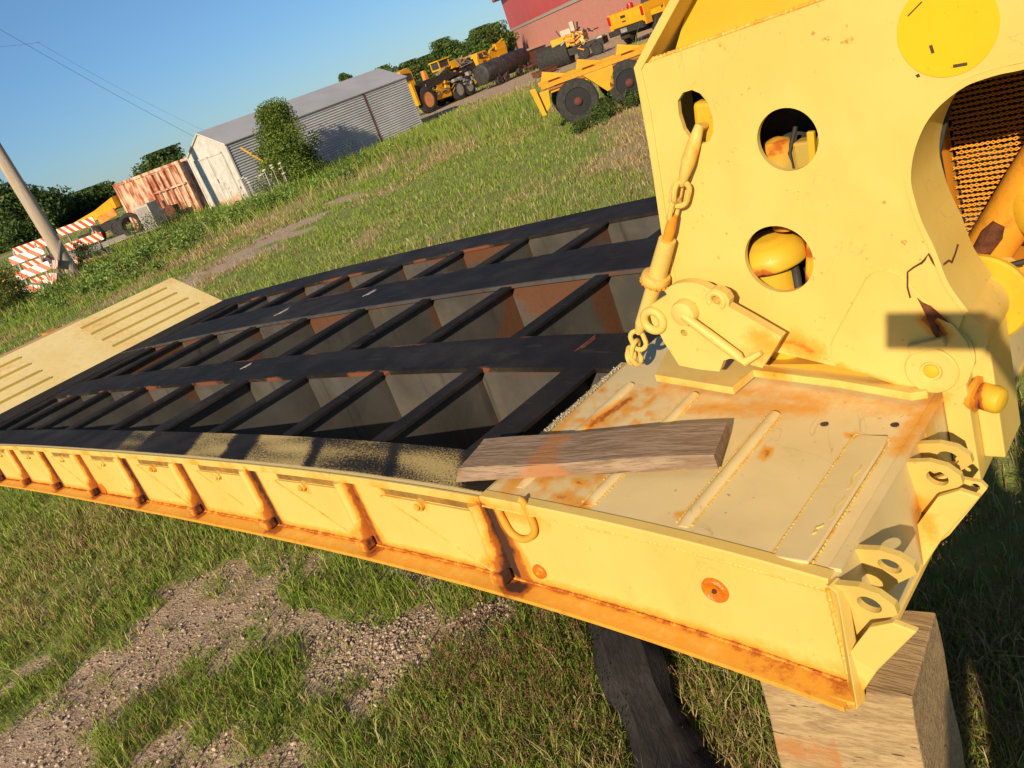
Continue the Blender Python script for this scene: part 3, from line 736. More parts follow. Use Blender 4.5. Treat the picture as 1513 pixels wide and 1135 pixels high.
# pivot tube, its flange, and the far arm
pc = P2(1392, 520)
tubec = (pc[0]+.025, YP, pc[1]+.028)
mb = MB(); mb.cyl((tubec[0], YP+.01, tubec[2]), (tubec[0], YP+.36, tubec[2]), .071, n=40, caps=True); mb.build('pivot_tube', M['cream'], neck, smooth=True, rust=rustf, sub=.06)
mb = MB(); mb.lathe((tubec[0], YP+.215, tubec[2]), (0, 1, 0), [(.071, 0), (.111, 0), (.117, .006), (.117, .02), (.111, .026), (.071, .026)], 48); mb.build('tube_flange', M['yellow'], neck, smooth=True, rust=lambda co: .1)
faro = [(a, b) for a, b in out]
mb = MB(); mb.plate([faro], lambda u, v, w: (u, 1.93+w, v), .016); mb.build('far_arm_plate', M['yellow'], neck, sub=.15, rust=lambda co: .1)
mb = MB(); mb.plate([inn], lambda u, v, w: (u, 1.73+w, v), .012); mb.build('far_arm_plate', M['orange_fr'], neck, sub=.15, rust=lambda co: .3)
# vertical struts below the pivot, end pad and pin
def kbox(c, d, dy=-.12):
    x, z = KM(c[0], c[2]); return ((x, c[1]+dy, z), (d[0]*KS, d[1], d[2]*KS))
mb = MB(); mb.box(*kbox((.0, .86, .85), (.06, .12, .34))); mb.build('pivot_post', M['cream'], neck, rust=rustf, sub=.04, bevel=.004)
mb = MB(); mb.box(*kbox((.055, .93, .92), (.05, .16, .38))); mb.build('pivot_post', M['cream'], neck, rust=rustf, sub=.04, bevel=.004)
pn = hit(1462, 592, 1, .70)
mb = MB(); mb.lathe((pn[0]-.025, .72, pn[2]+.004), (1, -.25, -.22), [(.020, -.01), (.031, .0), (.033, .006), (.033, .040), (.030, .050), (.020, .056), (.004, .058)], 28); mb.build('stop_pin', M['yellow'], neck, smooth=True, rust=lambda co: .95*max(0, 1-abs(co[0]-pn[0]+.02)/.02), sub=.012)
mb = MB(); mb.lathe((pn[0]-.04, .725, pn[2]+.006), (1, -.25, -.22), [(.025, 0), (.047, .002), (.047, .014), (.025, .018)], 28); mb.build('pin_collar', M['orange_fr'], neck, smooth=True, rust=lambda co: .5)
mb = MB(); mb.prism([(.0, .50, 1.0), (.012, .54, 1.0), (.012, .66, .74), (.0, .66, .74)], (.0, .05, 0)); mb.build('side_brace', M['cream'], neck, rust=rustf, sub=.04)
# expanded metal guard behind the cutout
mb = MB(); GY = 1.24
x0, x1, z0, z1 = -.06, 1.0, 1.18, 1.74
cw, ch = .026, .0135
nx = int((x1-x0)/cw); nz = int((z1-z0)/ch)
for j in range(nz):
    zc = z0+j*ch; off = (j % 2)*cw/2
    for s_ in (0, 1):
        pts = []
        for i in range(nx*2+1):
            pts.append((x0+off+i*cw/2+random.gauss(0, .0009), GY+.006*math.sin(i*.31+j*.2), zc+(ch*.5 if (i+s_) % 2 else 0)+random.gauss(0, .0006)))
        if s_ == 0: mb.loft([[(p[0], GY-.002, p[2]-.0015), (p[0], GY+.002, p[2]-.0015), (p[0], GY+.002, p[2]+.0015), (p[0], GY-.002, p[2]+.0015)] for p in pts])
        else: mb.loft([[(p[0], GY-.0015, p[2]-.0015), (p[0], GY+.0015, p[2]-.0015), (p[0], GY+.0015, p[2]+.0015), (p[0], GY-.0015, p[2]+.0015)] for p in pts])
mesh_o = mb.build('expanded_metal_guard', M['orange_fr'], neck, rust=lambda co: .12)
mesh_o['label'] = 'panel of diamond expanded metal mesh'
mb = MB(); mb.box((-.075, GY-.01, 1.42), (.016, .10, .60)); mb.box((.5, GY, 1.76), (1.1, .03, .04)); mb.build('guard_frame', M['orange_fr'], neck, rust=lambda co: .3, sub=.05)
mb = MB(); mb.prism([(-.1, GY+.12, 1.78), (1.1, GY+.12, 1.78), (1.1, GY+.12, 1.34), (-.1, GY+.12, 1.22)], (0, .01, 0)); mb.prism([(-.12, YP+.24, 1.78), (-.12, GY+.11, 1.78), (-.12, GY+.11, 1.1), (-.12, YP+.24, 1.1)], (.01, 0, 0)); mb.build('guard_shade_sheet', M['dark'], neck)  # dark sheets added as the shade behind the mesh
mb = MB(); mb.prism([(.20, .95, 1.76), (.26, .95, 1.76), (.26, .95, 1.48), (.23, .95, 1.48)], (.0, .03, 0)); mb.build('guard_post', M['arm_in'], neck, rust=lambda co: .1, sub=.1)
mb = MB(); mb.box((.6, 1.34, 1.86), (1.3, 1.14, .02)); mb.build('neck_cover', M['yellow'], neck, rust=lambda co: .1, sub=.2)
# rusty orange crossbar and hubs beyond the pivot tube
a0, a1 = hit(1446, 392, 1, 1.06), hit(1530, 262, 1, 1.06)
mb = MB(); mb.tube([a0+np.array([-.02, 0, -.03]), a0, a1, a1+(a1-a0)], [.05, .058, .062, .06], 12); mb.build('linkage_arm', M['orange_fr'], neck, smooth=True, rust=lambda co: .45, sub=.03)
mb = MB(); d_ = (a1-a0)/np.linalg.norm(a1-a0); mb.tube([a0+d_*.02+np.array([0, -.05, .02]), a0+d_*.10+np.array([0, -.058, .02]), a0+d_*.13+np.array([0, -.055, .02])], [.022, .026, .016], 10); mb.build('rust_scab', M['rustpatch'], neck, smooth=True)
a = hit(1512, 335, 1, .95); mb = MB(); mb.lathe((a[0]+.055, 1.02, a[2]+.02), (0, -1, 0), [(.10, -.1), (.10, .0), (.085, .02), (.05, .03), (.045, .06), (.01, .065)], 28); mb.build('linkage_hub', M['yellow'], neck, smooth=True, rust=lambda co: .25, sub=.04)
a = hit(1490, 400, 1, 1.03); mb = MB(); mb.box((a[0]+.12, 1.18, a[2]-.06), (.5, .3, .14)); mb.build('linkage_beam', M['orange_fr'], neck, bevel=.01, sub=.04, rust=lambda co: .42)
mb = MB(); mb.tube([hit(1452, 378, 1, .93), hit(1480, 395, 1, .93), hit(1520, 385, 1, .93)], .008, 8); mb.build('hydraulic_hose', M['dark'], neck, smooth=True)

# weld beads: a row of overlapping ripples along a joint
def weld(name, pts, r, par, ru=.12, mat='cream'):
    P = [np.array(p, float) for p in pts]; path = []; rad_ = []
    for a_, b_2 in zip(P[:-1], P[1:]):
        L_ = np.linalg.norm(b_2-a_); k_ = max(2, int(L_/.0035))
        for i in range(k_):
            t = i/k_; path.append(a_+(b_2-a_)*t+np.array([random.gauss(0, r*.12) for _ in range(3)])); rad_.append(r*(1+.22*math.sin(i*1.9)+random.gauss(0, .10)))
    path.append(P[-1]); rad_.append(r*.6)
    mb = MB(); mb.tube(path, rad_, 7); return mb.build(name, M[mat], par, smooth=True, rust=lambda co: ru+.35*max(0, noise.noise(co*30)))
def pl3(px, py, dy=0): h = hit(px, py, 1, YP); return (h[0], h[1]+dy, h[2])
weld('weld_bead', [pl3(1003, 470, .012), pl3(986, 400, .012), pl3(964, 255, .012), pl3(949, 160, .012), pl3(937, 101, .012)], .0045, trailer, .1)
weld('weld_bead', [(x, YP+.017, z+.001) for x, z in KL([(-.62, 1.928), (-.13, 1.9485), (.6, 1.965)])], .005, trailer, .25)
weld('weld_bead', [pl3(*p) for p in ((1228,512),(1232,500),(1280,412),(1292,402),(1312,398),(1330,403),(1352,427))], .0024, trailer, .05)
weld('weld_bead', [(-.002, -.020, z) for z in np.linspace(.985, .73, 4)], .005, trailer, .25)
weld('weld_bead', [(x, -.014, zt(x)-.027) for x in np.linspace(-.92, -.01, 10)], .0035, trailer, .14)
weld('weld_bead', [(x, -.003, zt(x)-DEP+.006) for x in np.linspace(-3.5, -.01, 30)], .0042, trailer, .55)
for q in (((-.042, .01), (-.042, .478)), ((-.122, .01), (-.122, .478)), ((-.122, .479), (-.042, .479)), ((-.354, .04), (-.354, .50)), ((-.316, .04), (-.316, .50)), ((-.614, .04), (-.614, .55)), ((-.576, .04), (-.576, .55))):
    (xa, ya), (xb_, yb_) = q; xm, ym = xa*.5+xb_*.5, ya*.5+yb_*.5
    weld('weld_bead', [(xa, ya, zt(xa)+.0005), (xm, ym, zt(xm)+.0005), (xb_, yb_, zt(xb_)+.0005)], .0028, trailer, .12)
for k in range(6):
    X1 = RIBX[k]-.035; X0 = X1-.40
    weld('weld_bead', [(X0, -.0095, zt(X0)-.062), (X1, -.0095, zt(X1)-DEP+.012)], .0032, trailer, .22+.1*(k % 2))

# foot flange and pad under the arm
def S(px, py, dz): h = surf(px, py, dz); return (h[0], h[1], zt(h[0])+dz)
pad = [S(967, 554, .034), S(1082, 573, .034), S(1113, 547, .034)]
fl = [pad[0], pad[1], pad[2], S(1240, 563, .034), S(1345, 581, .034)]
fl += [(-.012, .66, 1.036), (-.012, .95, 1.034), (-.79, .95, zt(-.79)+.034), S(985, 520, .034)]
mb = MB(); mb.prism(fl, (0, 0, -.022)); mb.build('foot_flange', M['cream'], trailer, rust=rustf, sub=.035, bevel=.003)
mb = MB(); mb.box((-.36, .80, 1.06), (.60, .19, .05)); mb.build('foot_block', M['arm_in'], trailer, rust=lambda co: .4, sub=.05)

# ---------------- latch bracket in front of the arm
YB = .578
def B2(zx, zy, Y=YB): return P2(900+zx/4.728, 380+zy/4.728, Y)
bo = [(385,235),(425,205),(470,185),(530,176),(590,180),(650,196),(705,228),(735,222),(775,235),(815,262),(840,305),(832,345),(1000,440),(1205,560),(1140,670),(1070,775),(980,750),(940,738),(850,708),(800,722),(770,800),(620,783),(490,757),(440,680),(380,590),(345,515),(300,460),(285,400),(300,330),(380,280),(405,262)]
bpts = [B2(*p) for p in bo]
mb = MB(); mb.plate([bpts, circ(*B2(747, 300), .0125, 18), circ(*B2(522, 530), .010, 16)], lambda u, v, w: (u, YB+w, v), .028)
for q_, k_ in (((1010,560),.6),((1100,640),.7),((1000,700),.55)):
    b2 = B2(*q_); rs((b2[0], YB, b2[1]), (b2[0]+.02, YB, b2[1]), .05, k_*.75)
brk = mb.build('latch_bracket', M['cream'], neck, rust=rustf, sub=.03, bevel=.004)
bh = B2(315, 440); mb = MB(); mb.lathe((bh[0], YB-.012, bh[1]), (0, 1, 0), [(.020, 0), (.0405, 0), (.0425, .003), (.0425, .030), (.040, .033), (.020, .033)], 32)
mb.v = mb.v; ring = MB(); 
ring.tube([(bh[0]+.0295*math.cos(t), YB-.004, bh[1]+.0295*math.sin(t)) for t in np.linspace(0, 2*math.pi, 33)[:-1]], .0125, 10, closed=True)
ring.build('bracket_eye', M['cream'], brk, smooth=True, rust=lambda co: .1)
eh = B2(747, 300); ring = MB(); ring.tube([(eh[0]+.021*math.cos(t), YB-.0, eh[1]+.021*math.sin(t)) for t in np.linspace(R(-70), R(200), 22)], .0085, 8); ring.build('bracket_eye', M['cream'], brk, smooth=True, rust=lambda co: .05)
bb = B2(545, 372); mb = MB(); mb.lathe((bb[0], YB, bb[1]), (0, -1, 0), [(.036, -.001), (.036, .02), (.033, .028), (.020, .034), (.006, .035)], 30); mb.build('latch_boss', M['cream'], brk, smooth=True, rust=lambda co: .03)
h0, h1 = B2(520, 405, YB-.03), B2(905, 690, YB-.022)
hpath = [(h0[0]+(h1[0]-h0[0])*t, YB-.032+.008*t, h0[1]+(h1[1]-h0[1])*t) for t in np.linspace(0, 1, 8)]
h2 = B2(960, 735, YB-.02); hpath += [(h2[0]-.004, YB-.022, h2[1]+.002), B2(1055, 675, YB-.02)[:1]+(YB-.015,)+B2(1055, 675, YB-.02)[1:]]
mb = MB(); mb.tube(hpath, [.011, .012, .012, .013, .013, .013, .013, .013, .012, .007], 10); mb.build('latch_handle', M['cream'], brk, smooth=True, rust=lambda co: .05)
rb = [B2(*p) for p in ((640,190),(700,226),(835,350),(1205,560),(1200,585),(1050,495),(820,375),(700,300))]
# side shadow gap spacer between the bracket and the arm
sp = B2(620, 420); mb = MB(); mb.cyl((sp[0], YB+.028, sp[1]), (sp[0], YP, sp[1]), .05, n=24); mb.build('bracket_spacer', M['arm_in'], brk, smooth=True, rust=lambda co: .2)

# ================================================================== CHAIN BINDER (hangs from the arm)
YC = .645
cb = ppt(1030, 205, YC)
chain = empty('chain_binder', tuple(cb), 0, 'pale yellow chain and ratchet rod hanging from the oval hole in the upright plate', 'chain')
def L(p): return tuple(np.array(p)-cb)
def cpt(px, py, Y=YC):
    Y = YC+(Y-.755) if Y != YC else Y
    return np.array(L(ppt(px, py, Y)))
def link(c, ax, ln, wd, r, side, name='chain_link', mat='cream', ru=.12):
    """stadium ring: long axis ax, in the plane of ax and side"""
    ax = np.array(ax, float); ax /= np.linalg.norm(ax); side = np.array(side, float); side -= ax*ax.dot(side); side /= np.linalg.norm(side)
    path = []
    hl = ln/2-wd/2
    for t in np.linspace(-math.pi/2, math.pi/2, 9): path.append(c+ax*(hl+wd/2*math.cos(t))+side*(wd/2*math.sin(t)))
    for t in np.linspace(math.pi/2, 3*math.pi/2, 9): path.append(c+ax*(-hl+wd/2*math.cos(t))+side*(wd/2*math.sin(t)))
    mb = MB(); mb.tube(path, r, 8, closed=True); return mb.build(name, M[mat], chain, smooth=True, rust=lambda co: ru)
top, hk1 = cpt(1033, 188, .79), cpt(1010, 262)
mb = MB(); mb.tube([top+np.array([0, .03, -.005]), top, top*.65+hk1*.35, top*.3+hk1*.7, hk1, hk1+np.array([-.012, 0, -.02])], [.010, .013, .018, .019, .013, .008], 10)
mb.build('hook_shank', M['cream'], chain, smooth=True, rust=lambda co: .2)
d_ = cpt(998, 320)-cpt(1012, 262)
link(cpt(1005, 287), d_, .068, .040, .0075, (0, .35, .2)+np.cross(d_, (0, 1, 0))*8)
link(cpt(1001, 283), d_+np.array([.01, 0, 0]), .055, .034, .0075, (0, 1, 0))
link(cpt(996, 310), d_, .06, .026, .007, (.3, 1, 0))
mb = MB(); mb.tube([cpt(995, 318), cpt(990, 340), cpt(985, 358)], [.012, .015, .013], 12); mb.build('binder_rod', M['orange_fr'], chain, smooth=True, rust=lambda co: .3)
mb = MB(); mb.cyl(cpt(986, 354), cpt(972, 405), .0235, .026, 20); mb.cyl(cpt(972, 405), cpt(966, 425), .024, n=20); mb.cyl(cpt(966, 425), cpt(948, 478), .0225, .019, 20); mb.cyl(cpt(948, 478), cpt(943, 492), .019, .010, 20)
mb.build('binder_tube', M['cream'], chain, smooth=True, rust=lambda co: .06)
p0, p1 = cpt(970.5, 405), cpt(966.5, 421); dd = p1-p0
mb = MB(); mb.lathe(p0-dd*.05, dd, [(.024, 0), (.038, .003), (.041, .012), (.041, .022), (.037, .032), (.024, .034)], 28)
rg = mb.build('ratchet_collar', M['cream'], chain, smooth=True, rust=lambda co: .2)
mb = MB(); dn = Vector(dd).normalized(); aa = dn.orthogonal().normalized(); bb_ = dn.cross(aa)
for i in range(18):
    t = 2*math.pi*i/18; c = Vector(p0)+dn*.026+(aa*math.cos(t)+bb_*math.sin(t))*.038
    mb.ball(c, .006, 1)
mb.build('collar_teeth', M['orange_fr'], rg, rust=lambda co: .5)
mb = MB(); mb.tube([cpt(974, 418, .78), cpt(984, 410, .79)], .007, 8); mb.build('ratchet_pawl', M['cream'], rg, smooth=True, rust=lambda co: .2)
link(cpt(943, 503), (0.1, 0, -1), .06, .040, .0075, (1, .3, 0)); link(cpt(938, 515), (-.5, 0, -1), .055, .034, .0075, (.1, 1, .2)); link(cpt(932, 525), (-.6, .1, -1), .055, .036, .0075, (1, -.5, 0)); link(cpt(939, 527), (.2, .2, -1), .05, .03, .0075, (.2, 1, 0))

# ================================================================== WOOD
# plank lying on the deck
A_, B_ = np.array([-1.035, .018]), np.array([-.345, .232]); u_ = (B_-A_)/np.linalg.norm(B_-A_); n_ = np.array([-u_[1], u_[0]])
zA, zB = zt(-.93)+.012, zt(-.345)+.017
ang = math.atan2(u_[1], u_[0]); Lk = np.linalg.norm(B_-A_)
mb = MB(); secs = []
for i, t in enumerate(np.linspace(0, 1, 26)):
    w0 = .008*math.sin(t*7)*(t < 1); hh_ = .036+.003*math.sin(t*9+1)
    zz = 0; x = t*Lk
    e = .012 if t == 0 else 0
    arch = .003*math.sin(t*math.pi)
    secs.append([(x-(0.0 if t else 0), 0, arch), (x+e, .165+w0*.4, arch), (x+e+(.02 if t == 0 else 0), .160+w0*.4, arch+hh_), (x+(.018 if t == 0 else (-.006 if t == 1 else 0)), .008+w0*.3, arch+hh_*1.0)])
mb.loft(secs)
def plr(co): return .85*max(0, 1-abs(co[0]-.27)/.10)*(1 if co[2] > .04 else .8)+.35*max(0, 1-co[2]/.04)
pl = mb.build('wood_plank', M['plank'], None, rust=plr, sub=.03, bevel=.003)
pl.location = (A_[0], A_[1], zA); pl.rotation_euler = (0, math.atan2(zA-zB, Lk), ang)
tag(pl, 'weathered grey plank with an orange stain, lying across the trailer deck', 'plank')
# support block under the corner
mb = MB(); bl = (-.20, -.042); br_ = (.100, .009); bk = (.075, .262)
bl2 = (bl[0]+bk[0]-br_[0], bl[1]+bk[1]-br_[1])
zs = np.linspace(0, .712, 14); secs = []
for z in zs:
    k = .002*math.sin(z*23)
    secs.append([(bl[0]-.03*(1-z/.71)+k, bl[1]-.0, z), (br_[0]-.02*(1-z/.71)-k, br_[1]+k, z), (bk[0]+k, bk[1], z), (bl2[0], bl2[1], z)])
c0 = np.array([(bl[0]+bk[0])/2, (bl[1]+bk[1])/2, 0])
mb.loft([[tuple(np.array(p)-c0) for p in s_] for s_ in secs])
bo_ = mb.build('timber_block', M['block'], None, loc=tuple(c0), sub=.03, bevel=.004, rust=lambda co: .55*max(0, 1-abs(co[2]-.50)/.12)*(co[0] < .0)+.3*max(0, noise.noise(Vector((co[0]*6, co[1]*6, co[2]*3)))))
tag(bo_, 'big squared timber block standing under the front corner of the trailer', 'wood block')
# dark rotten timber lying on the ground
p0, p1 = G(915, 940, .10), G(1020, 1190, .04)
d = p1-p0; Ln = np.linalg.norm(d[:2]); mb = MB(); secs = []
for i, t in enumerate(np.linspace(-.25, 1.1, 22)):
    w = .105+.014*math.sin(t*9)+(.0 if t > 0 else .0); hgt = .13+.02*math.sin(t*6+1)
    secs.append([(t*Ln, -w, 0), (t*Ln, w, 0), (t*Ln, w*.95, hgt*.7), (t*Ln, w*.5, hgt), (t*Ln, -w*.6, hgt*.95), (t*Ln, -w*1.02, hgt*.6)])
mb.loft(secs)
ow = mb.build('rotten_timber', M['oldwood'], None, loc=(p0[0], p0[1], -.02), sub=.05, rust=lambda co: 0., smooth=True)
ow.rotation_euler = (0, 0, math.atan2(d[1], d[0]))
for v in ow.data.vertices:
    v.co += Vector((0, noise.noise(v.co*9)*.012, noise.noise(v.co*11+Vector((3, 3, 3)))*.014))
tag(ow, 'dark rotten timber lying in the grass beside the trailer', 'timber')

# ================================================================== GROUND
def poly_world(pts, z=0.): return np.array([G(a, b, z)[:2] for a, b in pts])
BARE = [poly_world(p) for p in (
    [(-60,1060),(60,1000),(150,945),(260,870),(350,825),(430,808),(462,840),(440,900),(405,960),(330,1000),(240,1020),(160,1060),(100,1150),(90,1250),(-200,1250)],
    [(470,930),(530,880),(600,858),(690,862),(730,890),(715,950),(650,990),(590,1050),(520,1030),(480,985)],
    [(270,1100),(360,1050),(420,1090),(400,1180),(300,1200)])]
PATHS = [(poly_world([(300,413),(345,400),(420,358),(480,322),(548,284),(535,280),(460,312),(400,342),(335,375),(305,392)]), 1.)]
TRACK = [poly_world([(612,182),(760,130),(800,115),(900,85),(1000,42),(1000,20),(900,62),(800,100),(700,140),(612,172)]),
         poly_world([(700,120),(780,95),(1010,30),(1010,-30),(850,30),(760,82)])]
def vnoise(x, y, seed=0):
    xi, yi = np.floor(x).astype(int), np.floor(y).astype(int); xf, yf = x-xi, y-yi
    def h(a, b):
        n = (a*374761393+b*668265263+seed*1442695041) & 0x7fffffff; n = ((n ^ (n >> 13))*1274126177) & 0x7fffffff
        return ((n ^ (n >> 16)) & 0xffff)/65535.
    u, v = xf*xf*(3-2*xf), yf*yf*(3-2*yf)
    return (h(xi, yi)*(1-u)+h(xi+1, yi)*u)*(1-v)+(h(xi, yi+1)*(1-u)+h(xi+1, yi+1)*u)*v
def fbm(x, y, seed=0, o=4):
    s = 0; a = .5; t = 0
    for i in range(o): s = s+a*vnoise(x*2**i, y*2**i, seed+i); t += a; a *= .5
    return s/t
def inpoly(P, x, y):
    c = np.zeros(x.shape, bool); j = len(P)-1
    for i in range(len(P)):
        xi, yi = P[i]; xj, yj = P[j]
        with np.errstate(divide='ignore', invalid='ignore'):
            m = ((yi > y) != (yj > y)) & (x < (xj-xi)*(y-yi)/(yj-yi+1e-12)+xi)
        c ^= m; j = i
    return c
def polydist(P, x, y):
    d = np.full(x.shape, 1e9)
    for i in range(len(P)):
        a, b = P[i-1], P[i]; ab = b-a; t = np.clip(((x-a[0])*ab[0]+(y-a[1])*ab[1])/(ab@ab), 0, 1)
        d = np.minimum(d, np.hypot(x-a[0]-t*ab[0], y-a[1]-t*ab[1]))
    return d
def bare_at(x, y):
    """1 on bare stony soil, 0 under grass; the margin is broken up"""
    v = np.zeros(x.shape)
    wob = (fbm(x*2.3, y*2.3, 5)-.5)
    for P in BARE:
        s = np.where(inpoly(P, x, y), 1, -1)*polydist(P, x, y)
        v = np.maximum(v, np.clip((s+wob*1.1+(fbm(x*6, y*6, 15)-.5)*1.3)/.34+.35, 0, 1))
    for P, k in PATHS:
        s = np.where(inpoly(P, x, y), 1, -1)*polydist(P, x, y)
        v = np.maximum(v, k*np.clip((s-.12+(fbm(x*1.5, y*1.5, 9)-.5)*3.6)/.9+.35, 0, 1))
    for P in TRACK:
        s = np.where(inpoly(P, x, y), 1, -1)*polydist(P, x, y)
        v = np.maximum(v, .95*np.clip((s+(fbm(x*.4, y*.4, 9)-.5)*3)/1.5+.5, 0, 1))
    return v
def straw_at(x, y):
    v = fbm(x*.55, y*.55, 21)*.6+fbm(x*2.2, y*2.2, 31)*.4
    d = np.hypot(x-CAM[0], y-CAM[1])
    # a dry margin along the far side of the trailer, greener strip beyond
    band = np.exp(-((y-3.7)/1.0)**2)*.45*(d > 3)*(x > -14)
    mid = .12*np.sin((y*.9+x*.35))*(d > 6)
    cx_, sx_ = math.cos(1.95), math.sin(1.95); u, w_ = x*cx_+y*sx_, -x*sx_+y*cx_
    st2 = (fbm(u*.12, w_*.75, 61)-.46)*3.2*np.clip((d-5)/4, 0, 1)
    return np.clip((v-.47)*2.2+band+mid+st2+.16-.08*(d > 18), 0, 1)
def hgt(x, y):
    d = np.hypot(x-CAM[0], y-CAM[1])
    return (fbm(x*.8, y*.8, 2)-.5)*.07+(fbm(x*5, y*5, 3)-.5)*.03*np.clip(1.5-d/15, 0, 1)-.01

rad = [0.]+list(np.geomspace(.35, 1500, 250)); na = 420
angs = np.concatenate([np.linspace(YAW-1.35, YAW+1.35, 340), np.linspace(YAW+1.35, YAW+2*math.pi-1.35, na-340+2)[1:-1]])
na = len(angs)
rr = np.array(rad[1:])[:, None]; ax_ = CAM[0]+rr*np.cos(angs)[None]; ay_ = CAM[1]+rr*np.sin(angs)[None]
gx = np.concatenate([[CAM[0]], ax_.ravel()]); gy = np.concatenate([[CAM[1]], ay_.ravel()])
gz = hgt(gx, gy)
nr = len(rad)-1
fs = [(0, 1+i, 1+(i+1) % na) for i in range(na)]
for j in range(nr-1):
    o0, o1 = 1+j*na, 1+(j+1)*na
    fs += [(o0+i, o1+i, o1+(i+1) % na, o0+(i+1) % na) for i in range(na)]
me = bpy.data.meshes.new('ground'); me.from_pydata(np.stack([gx, gy, gz], 1).tolist(), [], fs)
for nm, val in (('bare', bare_at(gx, gy)), ('straw', straw_at(gx, gy))):
    a = me.attributes.new(nm, 'FLOAT', 'POINT'); a.data.foreach_set('value', val.astype(np.float32))
me.polygons.foreach_set('use_smooth', np.ones(len(me.polygons), bool))
s = NT('soil_and_thatch')
b, st = s.attr('bare'), s.attr('straw')
geo = s.n('ShaderNodeNewGeometry').outputs['Position']
n1 = s.noise(6, 7, .65, geo); n2 = s.noise(60, 5, .7, geo); n3 = s.noise(1.2, 5, .6, geo)
soil = s.mix(s.rng(n1, .3, .7), (.54, .40, .27), (.40, .285, .19))
soil = s.mix(s.rng(n2, .45, .7, 0, .7), soil, (.66, .52, .38))
under = s.mix(s.rng(n1, .35, .65), (.22, .28, .065), (.30, .31, .10))
under = s.mix(s.rng(s.math('MULTIPLY_ADD', s.math('SUBTRACT', n1, .5), .8, st), .45, .75), under, (.44, .33, .17))
f = s.rng(s.math('MULTIPLY_ADD', s.math('SUBTRACT', n1, .5), .6, b), .4, .62)
s.bump(s.math('ADD', s.math('ADD', n2, s.math('MULTIPLY', s.noise(14, 4, .6, geo), 2.)), s.math('MULTIPLY', s.voro(70, vec=geo), .35)), .8, .014)
s.out(s.mix(f, under, soil), .95, 0, .15)
me.materials.append(s.m)
g = bpy.data.objects.new('ground', me); COL.objects.link(g); tag(g, 'grassy field of mixed green and dry grass with bare stony patches', 'ground', kind='structure')

# ------------------------------------------------------------------ grass (uncountable)
def np_mesh(name, V, F3, col=None, mat=None, smooth=False):
    me = bpy.data.meshes.new(name); me.vertices.add(len(V)); me.vertices.foreach_set('co', V.astype(np.float32).ravel())
    n = len(F3); k = F3.shape[1]; me.loops.add(n*k); me.loops.foreach_set('vertex_index', F3.astype(np.int32).ravel())
    me.polygons.add(n); me.polygons.foreach_set('loop_start', np.arange(0, n*k, k, dtype=np.int32)); me.polygons.foreach_set('loop_total', np.full(n, k, np.int32))
    if smooth: me.polygons.foreach_set('use_smooth', np.ones(n, bool))
    if col is not None:
        a = me.attributes.new('Col', 'FLOAT_COLOR', 'POINT'); a.data.foreach_set('color', np.concatenate([col, np.ones((len(col), 1))], 1).astype(np.float32).ravel())
    me.update(calc_edges=True); me.validate()
    if mat: me.materials.append(mat)
    o = bpy.data.objects.new(name, me); COL.objects.link(o); return o
def blades(px, py, pz, h, w, lean, az, col, taper=.5):
    """n blades of 5 vertices bending over"""
    n = len(px); dx, dy = np.cos(az), np.sin(az); sx, sy = -dy, dx
    rot = rng.uniform(0, 6.283, n); sx, sy = np.cos(rot), np.sin(rot)
    V = np.zeros((n, 5, 3)); base = np.stack([px, py, pz], 1)
    sid = np.stack([sx, sy, np.zeros(n)], 1)*w[:, None]/2; d = np.stack([dx, dy, np.zeros(n)], 1)
    up = np.array([0, 0, 1.])
    mid = base+up*(h*.55)[:, None]+d*(lean*h*.22)[:, None]; tip = base+up*(h*np.sqrt(np.clip(1-lean**2*.5, .2, 1)))[:, None]+d*(lean*h*.85)[:, None]
    V[:, 0] = base-sid; V[:, 1] = base+sid; V[:, 2] = mid-sid*taper*1.5; V[:, 3] = mid+sid*taper*1.5; V[:, 4] = tip
    i = np.arange(n)[:, None]*5
    F = np.concatenate([i+np.array([[0, 1, 3]]), i+np.array([[0, 3, 2]]), i+np.array([[2, 3, 4]])], 0)
    C = np.repeat(col, 5, 0)
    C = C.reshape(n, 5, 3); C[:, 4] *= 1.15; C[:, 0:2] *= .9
    return V.reshape(-1, 3), F, C.reshape(-1, 3)
GREENS = np.array([[.26, .37, .05], [.34, .45, .07], [.19, .29, .045], [.43, .50, .12]])
STRAWS = np.array([[.60, .46, .23], [.48, .34, .15], [.68, .54, .30], [.34, .22, .11]])
def sample(n, r0, r1, a0=YAW-1.05, a1=YAW+.95, power=0.):
    u = rng.uniform(0, 1, n); r = r0*(r1/r0)**u; a = rng.uniform(a0, a1, n)
    return CAM[0]+r*np.cos(a), CAM[1]+r*np.sin(a), r
def under_deck(x, y): return (x > -10) & (x < .02) & (y > 1.1) & (y < 2.6)
def in_block(x, y): return ((x > -.24) & (x < .12) & (y > -.07) & (y < .28))
tx, ty = ow.location.x, ow.location.y; ta = ow.rotation_euler.z
def on_timber(x, y):
    u = (x-tx)*math.cos(ta)+(y-ty)*math.sin(ta); v = -(x-tx)*math.sin(ta)+(y-ty)*math.cos(ta)
    return (np.abs(v) < .12) & (u > -.3) & (u < 1.4)
SHED = None
def far_block(x, y):   # shed footprint
    return (x > -31.3) & (x < -28.4) & (y > 15.9) & (y < 25.6)
